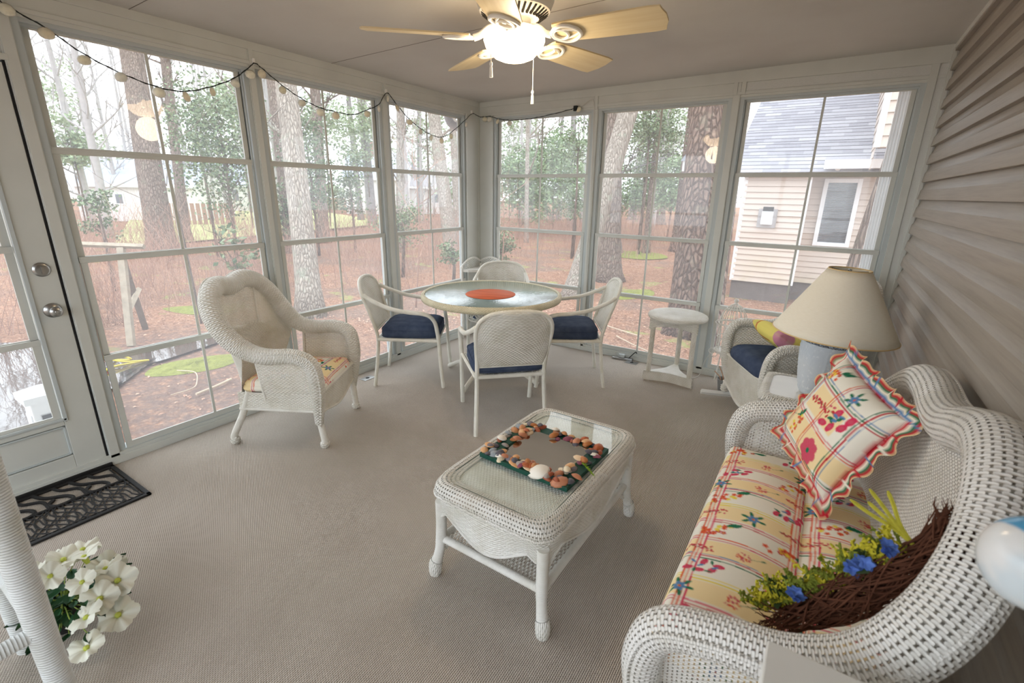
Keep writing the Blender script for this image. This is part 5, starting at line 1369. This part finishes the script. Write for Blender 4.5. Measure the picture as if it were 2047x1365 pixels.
def noisy_tube(pts,rad,n=28,seed=0,amp=.06,flare=.5,seg=34):
    pts=resample(smooth_path(pts,6),seg);m=MB();rn=random.Random(seed);k1=[rn.uniform(0,6.28) for _ in range(8)]
    P=[]
    for i,p in enumerate(pts):
        t=i/(seg-1);h=p.z-pts[0].z;row=[]
        fl=1+flare*math.exp(-h/.28)
        r_=rad*(1-.25*t)*fl
        for k in range(n):
            a=2*PI*k/n;w=1+amp*(math.sin(2*a+k1[0]+h*.5)+.6*math.sin(3*a+k1[1]-h*.8)+.4*math.sin(5*a+k1[2]+h*1.4))
            if h<.6:w+=.22*flare*math.exp(-h/.2)*math.sin(5*a+k1[3])
            row.append((p.x+r_*w*math.cos(a),p.y+r_*w*math.sin(a),p.z))
        P.append(row)
    m.grid(P,cv=True,capu=True);return m
def limb(m,p,d,L,r,rn,depth):
    P=[p];q=p;dd=d
    for i in range(5):
        dd=(dd+V((rn.uniform(-.22,.22),rn.uniform(-.22,.22),rn.uniform(-.08,.22)))).normalized();q=q+dd*L/5;P.append(q)
    m.tube(P,[r*(1-.16*i) for i in range(6)],5 if depth>1 else 3,cap=False)
    if depth>0:
        for k in range(4 if depth>1 else 3):
            i=rn.randrange(1,6);e=(dd+V((rn.uniform(-1,1),rn.uniform(-1,1),rn.uniform(-.2,.6)))).normalized();limb(m,P[i],e,L*rn.uniform(.45,.7),r*.5,rn,depth-1)
LBL_G={}
for i,(nm,b,q,dm,bk,lb) in enumerate(TREES):
    base=V((b[0],b[1],G-.06));q=V(q);d=q-base
    H=12 if dm>.2 else 8
    pts=[base,base+d*.33,base+d*.66,q,q+d/d.length*2.2+V((0,0,.2)),V((q.x+d.x/d.z*3,q.y+d.y/d.z*3,H))]
    t=thing(nm,lb,'tree',(0,0,0))
    big=dm>.4
    tr_=obj('trunk',noisy_tube(pts,dm/2,36 if big else 18,i,.05 if dm>.3 else .03,.45 if dm>.3 else .25,48 if big else 26),M[bk],t,ang=180)
    # limbs
    bm__=MB();rn=random.Random(i+50)
    if i in (2,7,8,11,4,0,1,15,21,10,6,9):
        for k in range(5 if i!=11 else 8):
            f=rn.uniform(.45,1.2);p=base+d*f;dr_=V((rn.uniform(-1,1),rn.uniform(-1,1),rn.uniform(.2,1.1))).normalized()
            limb(bm__,p,dr_,rn.uniform(1.2,2.6) if i!=2 else rn.uniform(.8,1.8),dm*(.10 if dm>.2 else .25),rn,2)
        obj('branches',bm__,M[bk],t,ang=180)
    # high crown
    t['label']=lb
# forked top of the slender tree
# ---- leafy masses
def leaf_mesh(name,n,rw,rh,ls,seed,long=1.0):
    rg=np.random.default_rng(seed);nc=max(12,n//45)
    u=rg.normal(size=(nc,3));u/=np.linalg.norm(u,axis=1)[:,None];u*=rg.random((nc,1))**.42
    cc=u*np.array([rw,rw*.8,rh]);sg=min(rw,rh)*.20
    idx=rg.integers(0,nc,n);c=cc[idx]+rg.normal(size=(n,3))*sg*np.array([1.3,1.3,.55])
    d=rg.normal(size=(n,3));d[:,2]*=.6;d/=np.linalg.norm(d,axis=1)[:,None]
    e=np.cross(d,rg.normal(size=(n,3)));e/=np.linalg.norm(e,axis=1)[:,None]
    L=ls*rg.uniform(.6,1.2,(n,1))*long;Wd=ls*.34*rg.uniform(.8,1.2,(n,1))/ (long**.5)
    v=np.stack([c-d*L*.5,c+e*Wd,c+d*L*.5,c-e*Wd],1).reshape(-1,3)
    me=bpy.data.meshes.new(name);me.vertices.add(len(v));me.vertices.foreach_set('co',v.ravel())
    me.loops.add(4*n);me.loops.foreach_set('vertex_index',np.arange(4*n));me.polygons.add(n)
    me.polygons.foreach_set('loop_start',np.arange(n)*4);me.update(calc_edges=True);me.validate();return me,cc
for i,(c,rw,rh,n,ls,mt_,lb) in enumerate(FOL):
    t=thing('holly_bush' if mt_=='holly' else ('cedar_tree' if mt_=='cedar' else 'pine_bough'),lb,'bush' if mt_=='holly' else 'tree',tuple(c))
    me,cc=leaf_mesh('foliage',int(n*1.25),rw,rh,ls,i,1.0 if mt_=='holly' else 1.5)
    me.materials.append(M[mt_]);o=bpy.data.objects.new('foliage',me);COL.objects.link(o);o.parent=t
    sm2=MB();bx=V((0,0,G-c[2]));rn=random.Random(i)
    trunk_top=V((rn.uniform(-.2,.2)*rw,0,rh*.5))
    sm2.tube([bx,bx.lerp(trunk_top,.5)+V((.05,0,0)),trunk_top],[.045,.035,.012],6)
    for k in range(0,len(cc),2):
        p=V(cc[k]);z_=max(bx.z+.2,p.z-rn.uniform(.2,.7)*rh*.6);s0=bx.lerp(trunk_top,min(1,max(.1,(z_-bx.z)/(trunk_top.z-bx.z+.01))))
        sm2.tube([s0,s0.lerp(p,.5)+V((0,0,.05)),p],[.014,.009,.004],3,cap=False)
    obj('stems',sm2,M['bark_mid'],t,ang=180)
# ---- distant bare woods
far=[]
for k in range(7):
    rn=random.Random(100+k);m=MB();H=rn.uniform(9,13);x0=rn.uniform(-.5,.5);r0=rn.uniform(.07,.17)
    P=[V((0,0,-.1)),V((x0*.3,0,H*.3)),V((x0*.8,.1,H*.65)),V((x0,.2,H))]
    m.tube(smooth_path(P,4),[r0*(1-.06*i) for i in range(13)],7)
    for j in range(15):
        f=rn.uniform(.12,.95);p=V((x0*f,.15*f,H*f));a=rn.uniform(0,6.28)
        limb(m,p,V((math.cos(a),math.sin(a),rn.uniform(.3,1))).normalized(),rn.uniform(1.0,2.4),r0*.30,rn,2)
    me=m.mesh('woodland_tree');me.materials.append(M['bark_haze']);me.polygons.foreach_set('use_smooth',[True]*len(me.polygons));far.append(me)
rn=random.Random(77);cnt=0
def vis_dir(a,r):return 3.29-math.sin(a)*r,-4.42+math.cos(a)*r
while cnt<85:
    a=rn.uniform(R(-8),R(84));r_=rn.uniform(24,62);x_,y_=vis_dir(a,r_)
    if x_>-1 and y_<22:continue
    if x_>-3 and r_<28:continue
    if R(60)<a<R(72) and r_<34:continue
    o=bpy.data.objects.new('woodland_tree',far[cnt%7]);COL.objects.link(o);o.location=(x_,y_,G);o.rotation_euler=(0,0,rn.uniform(0,6.28));s_=rn.uniform(.8,1.25);o.scale=(s_,s_,s_)
    setp(o,'bare pale tree in the misty distant woods','tree','bare trees of the distant woods');cnt+=1
# hazy evergreen bands at the back of the woods
fb=[leaf_mesh('far_evergreen',900,2.2,3.0,.34,300+k,1.3)[0] for k in range(3)]
for me in fb:me.materials.append(M['cedar2'])
for k in range(20):
    a=R(-6)+R(80)*k/20+rn.uniform(-.02,.02);r_=rn.uniform(38,60);x_,y_=vis_dir(a,r_)
    o=bpy.data.objects.new('far_evergreen',fb[k%3]);COL.objects.link(o);o.location=(x_,y_,G+2.2+rn.uniform(-.6,2.2));o.rotation_euler=(0,0,rn.uniform(0,6));setp(o,'hazy evergreen at the back of the woods','tree','hazy evergreens behind the woods')
# ---- brush (uncountable red brown twigs) and leaf litter
def merge_copies(name,mb_list,places,mat):
    Vs=[];Fs=[];off=0;arr=[(np.array(m.v),[tuple(f) for f in m.f]) for m in mb_list]
    loops=[];starts=[];tot=0
    for i,(x_,y_,z_,a,s_) in enumerate(places):
        v,f=arr[i%len(arr)];c,sn=math.cos(a),math.sin(a)
        w=np.empty_like(v);w[:,0]=(v[:,0]*c-v[:,1]*sn)*s_+x_;w[:,1]=(v[:,0]*sn+v[:,1]*c)*s_+y_;w[:,2]=v[:,2]*s_+z_
        Vs.append(w);Fs+= [tuple(q+off for q in t_) for t_ in f];off+=len(v)
    me=bpy.data.meshes.new(name);me.from_pydata(np.concatenate(Vs).tolist(),[],Fs);me.materials.append(mat)
    o=bpy.data.objects.new(name,me);COL.objects.link(o);return o
cl=[]
for k in range(5):
    rn=random.Random(500+k);m=MB()
    for j in range(9):
        p=V((rn.uniform(-.35,.35),rn.uniform(-.35,.35),0));d=V((rn.uniform(-.35,.35),rn.uniform(-.35,.35),1)).normalized();limb(m,p,d,rn.uniform(.5,1.15),.0055,rn,1)
    cl.append(m)
pl=[]
rn=random.Random(8)
while len(pl)<430:
    a=rn.uniform(R(2),R(84));r_=8.5+19*rn.random()**1.3;x_,y_=vis_dir(a,r_)
    if x_>-3.6 and y_<10.5:continue
    if x_>-5.2 and y_<1.5:continue
    if x_>-1.5:continue
    if y_>2.5 and x_>-4.2 and y_<9:continue
    pl.append((x_,y_,G-.02,rn.uniform(0,6.28),rn.uniform(.75,1.35)))
setp(merge_copies('brush',cl,pl,M['twig']),'tangle of reddish bare brush along the edge of the woods','brush',kind='stuff')
pl=[]
while len(pl)<150:
    x_,y_=rn.uniform(-9,1.2),rn.uniform(11,20)
    pl.append((x_,y_,G-.02,rn.uniform(0,6.28),rn.uniform(.6,1.0)))
setp(merge_copies('brush',cl,pl,M['twig']),'low reddish brush behind the clearing seen through the back windows','brush',kind='stuff')
rg=np.random.default_rng(4);n=30000
ang=rg.uniform(R(-12),R(100),n);rr=3.0+15*rg.random(n)**1.5;lx=3.29-np.sin(ang)*rr;ly=-4.42+np.cos(ang)*rr
ok=((lx<-.35)|(ly>.35))&((np.hypot(lx+2.4,ly+2.4)>2.4)|(rg.random(n)<.12));lx,ly=lx[ok],ly[ok];n=len(lx)
z_=np.full(n,G+.012)+.05*np.sin(lx*.35+1)*np.cos(ly*.3)*np.minimum(1,np.maximum(0,np.hypot(lx+1,ly)-6)/6)
c=np.stack([lx,ly,z_],1);a=rg.uniform(0,6.28,n);L=rg.uniform(.012,.028,n)[:,None];d=np.stack([np.cos(a),np.sin(a),rg.uniform(-.25,.4,n)],1);e=np.stack([-np.sin(a),np.cos(a),rg.uniform(-.3,.3,n)],1)
v=np.stack([c-d*L,c+e*L*.5+np.array([0,0,.006]),c+d*L,c-e*L*.5+np.array([0,0,.004])],1).reshape(-1,3)
me=bpy.data.meshes.new('leaf_litter');me.vertices.add(len(v));me.vertices.foreach_set('co',v.ravel());me.loops.add(4*n);me.loops.foreach_set('vertex_index',np.arange(4*n));me.polygons.add(n);me.polygons.foreach_set('loop_start',np.arange(n)*4);me.update(calc_edges=True);me.validate();me.materials.append(M['litter'])
o=bpy.data.objects.new('leaf_litter',me);COL.objects.link(o);setp(o,'fallen pale brown leaves over the forest floor','fallen leaves',kind='stuff')
# saplings close to the windows
for (x_,y_,h_,lb,seed) in ((-5.4,.15,1.3,'bare sapling with a few broad green leaves behind the left armchair',31),(-4.4,-1.1,4.6,'thin bare young tree in front of the stout trunk in the first left window',32),(-2.6,1.6,2.6,'thin twiggy sapling between the pale trunk and the second window post',33),(-2.2,3.6,2.2,'thin reddish sapling outside the third left window',34)):
    rn=random.Random(seed);m=MB();t=thing('sapling',lb,'sapling',(x_,y_,G))
    tp=V((rn.uniform(-.3,.3),rn.uniform(-.3,.3),h_))
    m.tube(smooth_path([(0,0,0),tp*.5+V((.05,.05,0)),tp],5),[.016-.0012*i for i in range(11)],6)
    for k in range(12):
        f=rn.uniform(.2,.95);limb(m,tp*f,V((rn.uniform(-1,1),rn.uniform(-1,1),rn.uniform(.3,1.2))).normalized(),h_*.28,.006,rn,2)
    obj('stem',m,M['twig'] if seed>32 else M['bark_mid'],t,ang=180)
    if seed==31:
        me,cc=leaf_mesh('leaves',150,.45,.45,.12,9,1.2);me.materials.append(M['holly']);o=bpy.data.objects.new('leaves',me);COL.objects.link(o);o.parent=t;o.location=(0,0,.9)
# ---- puddles, moss, sticks
def blob(name,pts,z,mat,lb,cat,kind=None,h=.0,sub=6):
    P=smooth_path([(x,y,z) for x,y in pts],sub,closed=True);c=sum((p for p in P),V((0,0,0)))/len(P)
    m=MB();rows=[]
    rn=random.Random(len(pts)*7+int(abs(pts[0][0]*10)))
    for q in (0.02,.35,.7,.9,1.0):
        rows.append([c.lerp(p,q*(1+.0))+V((0,0,h*(1-q**3)*(1+.4*math.sin(i*.9)))) for i,p in enumerate(P)])
    m.grid(rows,cv=True);m.f=[tuple(reversed(f)) for f in m.f]
    o=obj(name,m,mat,ang=180)
    me=o.data;me.flip_normals() if me.polygons[0].normal.z<0 else None
    setp(o,lb,cat,kind=kind);return o
blob('puddle',[(-2.97,-2.95),(-3.3,-2.7),(-3.7,-2.2),(-3.7,-1.5),(-3.45,-1.2),(-3.2,-1.35),(-3.05,-1.8),(-2.95,-2.2),(-2.90,-2.6),(-2.4,-2.85)],G+.035,M['water'],'shallow puddle reflecting the sky outside the first left window','puddle')
blob('puddle',[(-5.2,-3.0),(-4.2,-2.95),(-3.0,-3.0),(-1.9,-3.2),(-1.3,-3.5),(-1.0,-4.3),(-1.6,-5.6),(-3.5,-6.2),(-5.4,-5.2),(-5.8,-4.0)],G+.035,M['water'],'wide puddle mirroring bare trees seen through the lower door glass','puddle')
for pts,lb in (([(-2.9,-2.25),(-2.75,-1.75),(-2.45,-1.5),(-2.25,-1.9),(-2.4,-2.3),(-2.65,-2.5)],'green moss patch by the puddle outside the first left window'),([(-5.9,-1.0),(-5.4,-.35),(-4.7,-.4),(-5.0,-.9)],'moss patch behind the leaning posts'),([(-1.6,10.6),(-1.0,11.6),(-1.9,12.8),(-3.1,12.2),(-2.8,11.0)],'mossy mound round the foot of the slim dark tree'),([(.1,4.4),(.5,5.2),(.2,5.8),(-.2,5.1)],'faint moss beside the thick furrowed trunk')):
    blob('moss_patch',pts,G+.004,M['moss'],lb,'moss',kind='stuff',h=.03)
for P_,r_,lb in (([(-1.62,-2.46,G+.03),(-1.66,-2.25,G+.035),(-1.74,-2.06,G+.03)],.014,'short pale broken stick lying on the ground near the left armchair'),
    ([(-2.5,-2.25,G+.02),(-2.2,-2.2,G+.05),(-1.95,-2.3,G+.03),(-1.78,-2.42,G+.04),(-1.82,-2.6,G+.02)],.005,'thin curved pale twig on the wet ground by the puddle'),
    ([(.57,2.44,G+.03),(.75,2.25,G+.05),(1.0,2.2,G+.03),(1.3,2.05,G+.04)],.010,'forked pale stick on the ground behind the right dining chair'),
    ([(1.0,1.9,G+.03),(1.4,1.55,G+.05),(1.9,1.25,G+.04),(2.3,.9,G+.03)],.009,'long thin pale branch on the ground outside the middle back window')):
    setp(obj('fallen_stick',MB().tube(smooth_path(P_,5),r_,7),M['stick']),lb,'stick')
# ---- garden bits on the left
t=thing('wooden_post_frame','weathered wooden post frame with a dark leaning brace standing in the wet yard','wooden frame',(-3.96,-2.15,G))
obj('upright_post',MB().tube([(0,0,0),(-.33,.23,1.20)],.052,4),M['oldwood'],t,smooth=False)
obj('leaning_brace',MB().tube([(-.74,.44,0),(-.40,.24,1.05)],.040,4),M['oldwood_d'],t,smooth=False)
obj('top_rail',MB().tube([(-.10,.40,1.22),(-.85,-.10,1.24)],.035,4),M['oldwood'],t,smooth=False)
obj('cross_block',MB().tube([(-.20,.12,.42),(-.62,.42,.60)],.038,4),M['oldwood'],t,smooth=False)
t=thing('log_pile','stack of split grey logs at the left edge of the yard','log pile',(-5.6,-2.25,G))
rn=random.Random(2)
for k in range(9):
    obj('log',MB().box(-.32,.32,-.14,.14,.09*k,.09*k+.08,M=Matrix.Rotation(rn.uniform(-.25,.25),4,'Z')),M['oldwood'],t,smooth=False,bevel=.02)
t=thing('garden_hose','yellow garden hose with a red nozzle at the puddle edge','garden hose',(-3.25,-2.72,G+.02))
obj('hose',MB().tube(smooth_path([(-.1,.0,.02),(.0,.18,.10),(.05,.30,.04),(-.10,.22,.02),(.0,.05,.12),(.16,.2,.06),(.2,.42,.02),(.12,.1,.02),(.3,-.05,.02)],6),.011,6),M['yellow'],t)
obj('nozzle',MB().sphere((-.02,.10,.09),.035,10,8),M['red'],t)
t=thing('step_newel_post','white panelled post beside the steps outside the door','post',(-.50,-3.72,G))
obj('post_shaft',MB().box(-.075,.075,-.075,.075,0,.74),M['outtrim'],t,smooth=False,bevel=.004)
obj('post_cap',MB().grid([[(-.10,-.10,.74),(.10,-.10,.74),(.10,.10,.74),(-.10,.10,.74)],[(-.10,-.10,.78),(.10,-.10,.78),(.10,.10,.78),(-.10,.10,.78)],[(-.01,-.01,.82),(.01,-.01,.82),(.01,.01,.82),(-.01,.01,.82)]],cv=True,capu=True),M['outtrim'],t,smooth=False)
pm=MB()
for s_ in (1,-1):
    pm.box(.075,.083,-.045,.045,.10,.66);pm.box(-.045,.045,s_*.075,s_*.083,.10,.66)
obj('raised_panels',pm,M['outtrim'],t,smooth=False,bevel=.003)
t=thing('downspout_elbow','grey gutter downspout elbow hanging outside the corner of the porch','downspout',(-.30,-.16,0))
obj('elbow_pipe',MB().tube(smooth_path([(0,0,2.60),(0,0,2.40),(0,.01,2.31),(0,.06,2.25),(0,.15,2.23),(.02,.34,2.20)],6),.042,14),plain('grey_gutter',srgb(172,172,178),.4,.4),t)
t=thing('downspout','white ribbed downspout running down beside the right back window','downspout',(3.572,.25,0))
dsx=MB();dsx.box(-.04,.04,-.03,.03,G,2.7)
for k in (-.026,-.009,.009,.026):dsx.box(k-.0045,k+.0045,-.036,-.03,G,2.7)
obj('pipe',dsx,M['outtrim'],t,smooth=False,bevel=.002)
t=thing('bird_house','small white birdhouse on the dark leaning pine','birdhouse',(-1.12,13.1,2.55))
obj('box',MB().box(-.11,.11,-.11,.11,-.22,.12),M['outtrim'],t,smooth=False)
obj('roof',MB().prism([(-.17,.10),(0,.36),(.17,.10)],.30,Matrix(((1,0,0,0),(0,0,-1,.15),(0,1,0,0),(0,0,0,1)))),M['house_r'],t,smooth=False)
# ---- the wing of the house to the right
Yw=6.0
t=thing('house_wing','cream sided wing of the house with grey shingle roof seen through the right back window','house',(0,Yw,0))
def lap(x0,x1,y,z0,z1,p=.105):
    m=MB();P=[];z_=z0
    while z_<z1-.001:
        zt_=min(z1,z_+p);P+=[(z_,.0),(z_+.001,-.030),(zt_-.002,-.004)];z_+=p
    m.grid([[(x,y+d_,z_) for z_,d_ in P] for x in (x0,x1)]);m.f=[tuple(reversed(f)) for f in m.f];m.box(x0,x1,y+.002,y+.2,z0,z1);return m
obj('front_wall',lap(1.80,2.84,0,-.04,1.93),M['siding_out'],t,smooth=False)
obj('recessed_wall',lap(2.84,6.0,.55,-.04,2.12),M['siding_out'],t,smooth=False)
fo=MB();fo.box(1.80,2.84,.03,.2,G-.1,-.04);fo.box(2.84,6.0,.58,.75,G-.1,-.04);fo.box(1.80,1.95,.1,5,G-.1,-.04);fo.box(2.75,2.84,.1,.7,G-.1,-.04)
obj('foundation',fo,M['foundation'],t,smooth=False)
obj('side_wall',MB().box(1.80,1.9,.0,5,-.04,1.93).box(2.78,2.84,0,.6,-.04,1.93),M['siding_out'],t,smooth=False)
for x_,y_ in ((1.80,-.02),(2.84,-.02)):obj('corner_board',MB().box(x_-.035,x_+.035,y_,y_+.05,-.04,1.93),M['outtrim'],t,smooth=False)
obj('corner_board',MB().box(3.62,3.70,-.9,-.8,2.30,5),M['outtrim'],t,smooth=False)
obj('eave_fascia',MB().box(1.60,3.02,-.16,-.13,1.90,1.98).box(1.60,3.02,-.14,.0,1.92,1.94),M['outtrim'],t,smooth=False)
obj('porch_fascia',MB().box(3.02,4.6,-.45,-.40,2.02,2.16).box(3.02,4.6,-.40,.6,2.08,2.10),M['outtrim'],t,smooth=False)
rfm=MB();s0,s1=V((1.55,-.18,1.97)),V((1.55,2.6,3.63))
rfm.grid([[(1.50+(5-1.5)*i/4,-.18+2.78*j/6,1.97+1.66*j/6) for j in range(7)] for i in range(5)]);rfm.f=[tuple(reversed(f)) for f in rfm.f];b0=len(rfm.v)
rfm.grid([[(1.50+(5-1.5)*i/4,5.38-2.78*j/6,1.97+1.66*j/6) for j in range(7)] for i in range(5)])
obj('roof',rfm,M['shingle'],t,smooth=False,solid=.04)
obj('ridge_cap',MB().tube([(1.45,2.6,3.665),(5,2.6,3.665)],.05,6),plain('ridge_shingle',srgb(96,96,104),.9),t,smooth=False)
up_=lap(3.68,5.6,-.86,2.30,6.2,.16);obj('upper_wall',up_,M['siding_out'],t,smooth=False)
sdw=MB();z_=2.0
P=[]
while z_<6.0:P+=[(z_,0),(z_+.001,-.014),(z_+.155,-.002)];z_+=.16
sdw.grid([[(3.66+d_,y,zq) for zq,d_ in P] for y in (-.86,2.6)]);obj('upper_side_wall',sdw,M['siding_out'],t,smooth=False)
wu=thing('side_window',None,None);wu.parent=t;wu.name='window_unit'
WX0,WX1,WZ0,WZ1=3.12,3.56,.76,1.82
wf=MB()
for r_ in ((WX0-.07,WX0,WZ0-.07,WZ1+.07),(WX1,WX1+.07,WZ0-.07,WZ1+.07),(WX0,WX1,WZ1,WZ1+.07),(WX0,WX1,WZ0-.07,WZ0)):wf.box(r_[0],r_[1],.44,.53,r_[2],r_[3])
bpy.data.objects.remove(wu)
wo=obj('window_unit',wf,M['outtrim'],t,smooth=False,bevel=.005)
bl_=MB()
for k in range(34):
    z_=WZ0+.01+(WZ1-WZ0-.02)*k/33;bl_.box(WX0,WX1,.500,.504,z_-.011,z_+.011)
obj('blinds',bl_,M['win_dark'],wo,smooth=False)
obj('pane',MB().box(WX0,WX1,.480,.483,WZ0,WZ1),M['glass'],wo,smooth=False)
vh=MB();vh.box(2.10,2.42,-.05,-.012,1.00,1.34)
vo=obj('vent_plate',vh,plain('vent_grey',srgb(170,168,168),.6),t,smooth=False,bevel=.005)
obj('vent_hood',MB().box(2.17,2.36,-.16,-.04,1.06,1.30),plain('vent_hood_white',srgb(220,222,224),.5),vo,smooth=False,bevel=.01)
obj('vent_flap',MB().box(2.18,2.35,-.13,-.05,1.30,1.38),M['dark'],vo,smooth=False)
obj('porch_light',MB().sphere((3.22,-.30,2.04),.045,12,8),M['outtrim'],t)
# ---- far houses
def house(name,lb,A,B,dep,hw,hr,wall,roof,wins=(),chim=None,over=.25):
    A=V((*A,G));B=V((*B,G));u=(B-A);L=u.length;u.normalize();n=V((-u.y,u.x,0))
    if n.dot(A-V((3.3,-4.4,G)))<0:n=-n
    Mx=Matrix(((u.x,n.x,0,A.x),(u.y,n.y,0,A.y),(0,0,1,G),(0,0,0,1)))
    t=thing(name,lb,'house',tuple(A));I=Matrix.Translation(-A)@Mx
    w=MB().box(0,L,0,dep,0,hw)
    w.prism([(0,hw),(dep/2,hw+hr),(dep,hw)],L,Matrix(((0,0,1,0),(1,0,0,0),(0,1,0,0),(0,0,0,1))))
    obj('walls',w.xf(I),wall,t,smooth=False)
    r=MB();k=over
    r.grid([[(-k,-k,hw-.12),(L+k,-k,hw-.12)],[(-k,dep/2,hw+hr+.02),(L+k,dep/2,hw+hr+.02)],[(-k,dep+k,hw-.12),(L+k,dep+k,hw-.12)]])
    obj('roof',r.xf(I),roof,t,smooth=False,solid=.12)
    obj('fascia',MB().box(-k,L+k,-k-.05,-k,hw-.26,hw-.08).xf(I),M['outtrim'],t,smooth=False)
    for (x,z,ww,wh) in wins:
        f=obj('window_unit',MB().box(x-.08,x+ww+.08,-.05,0,z-.08,z+wh+.08).xf(I),M['outtrim'],t,smooth=False)
        obj('window_pane',MB().box(x,x+ww,-.07,-.04,z,z+wh).xf(I),M['win_dark'],f,smooth=False)
    if chim:obj('chimney',MB().box(chim,chim+.8,dep*.4,dep*.6,hw,hw+hr+.9).xf(I),M['brick'],t,smooth=False)
house('neighbour_house','white cottage with blue grey roof beyond the brush in the first left window',(-32.9,5.95),(-28.0,9.9),5,2.15,1.25,M['house_w'],M['house_r'],[(2.1,1.0,.35,.5),(3.4,.5,.7,1.1)])
house('neighbour_house','long low white house behind the holly of the first left window',(-39.6,15.3),(-39.0,22.5),6,2.3,1.6,M['house_w'],M['house_r'],[(2.4,.9,.9,.9)])
house('neighbour_house','white house with pale roof and brick chimney behind the second left window',(-31.0,23.0),(-27.0,26.2),6,3.0,2.0,M['house_w'],M['house_r'],[(2.6,.8,.9,1.3)],chim=1.6)
house('neighbour_house','small white shuttered house far off in the third left window',(-29.2,26.6),(-24.2,30.2),6,2.4,1.4,M['house_w'],M['house_r2'],[(.6,.9,.6,1.0),(3.4,1.0,.5,.7),(4.6,1.0,.5,.7)])
t=thing('yard_fence','low reddish board fence in front of the white cottage','fence',(-25.9,7.1,G))
for k in range(14):
    obj('board',MB().box(-.09,.09,-.02,.02,0,1.15,M=Matrix.Translation((.17*k,.20*k,0))@Matrix.Rotation(R(50),4,'Z')),M['twig'],t,smooth=False)
# ---------------------------------------------------------------- sky, light and camera
w=bpy.data.worlds.new('overcast');scene.world=w;w.use_nodes=True;nt=w.node_tree
bg=nt.nodes['Background'];bg.inputs[1].default_value=1.0
tc=nt.nodes.new('ShaderNodeTexCoord');sp=nt.nodes.new('ShaderNodeSeparateXYZ');nt.links.new(tc.outputs['Generated'],sp.inputs[0])
mr=nt.nodes.new('ShaderNodeMapRange');mr.inputs[1].default_value=-.05;mr.inputs[2].default_value=.6;nt.links.new(sp.outputs[2],mr.inputs[0])
mx=nt.nodes.new('ShaderNodeMix');mx.data_type='RGBA';nt.links.new(mr.outputs[0],mx.inputs[0])
mx.inputs[6].default_value=(.90,.965,1.02,1);mx.inputs[7].default_value=(.96,1.02,1.09,1)
nt.links.new(mx.outputs[2],bg.inputs[0])
SKY=1.35;bg.inputs[1].default_value=SKY
# point light for the ceiling light's bulb, set just below its bowl
ld=bpy.data.lights.new('fan_bulb','POINT');ld.energy=4;ld.color=(1,.80,.56);ld.shadow_soft_size=.10
lo=bpy.data.objects.new('fan_bulb',ld);lo.location=(1.898,-2.273,2.05);COL.objects.link(lo)
cam=bpy.data.cameras.new('camera');co=bpy.data.objects.new('camera',cam);COL.objects.link(co);scene.camera=co
f=958.2272;pit,yw,rol=.3015,.5708,.0168
cy,sy=math.cos(yw),math.sin(yw);cp,sp_=math.cos(pit),math.sin(pit)
fw=V((-sy*cp,cy*cp,-sp_));rt=V((cy,sy,0));up=rt.cross(fw)
r2=rt*math.cos(rol)+up*math.sin(rol);u2=-rt*math.sin(rol)+up*math.cos(rol)
Mc=Matrix(((r2.x,u2.x,-fw.x,3.2901),(r2.y,u2.y,-fw.y,-4.4176),(r2.z,u2.z,-fw.z,1.5598),(0,0,0,1)))
co.matrix_world=Mc
cam.sensor_width=36;cam.sensor_fit='HORIZONTAL';cam.lens=f/2047*36;cam.clip_start=.02;cam.clip_end=300
cam.dof.use_dof=True;cam.dof.focus_distance=2.9;cam.dof.aperture_fstop=3.2
scene.view_settings.view_transform='Standard';scene.view_settings.look='None';scene.view_settings.gamma=1;scene.view_settings.use_curve_mapping=False
scene.view_settings.exposure=1.40
scene.cycles.max_bounces=10;scene.cycles.transparent_max_bounces=24;scene.cycles.diffuse_bounces=5;scene.cycles.glossy_bounces=4
scene.cycles.use_denoising=True
scene.cycles.sample_clamp_indirect=6
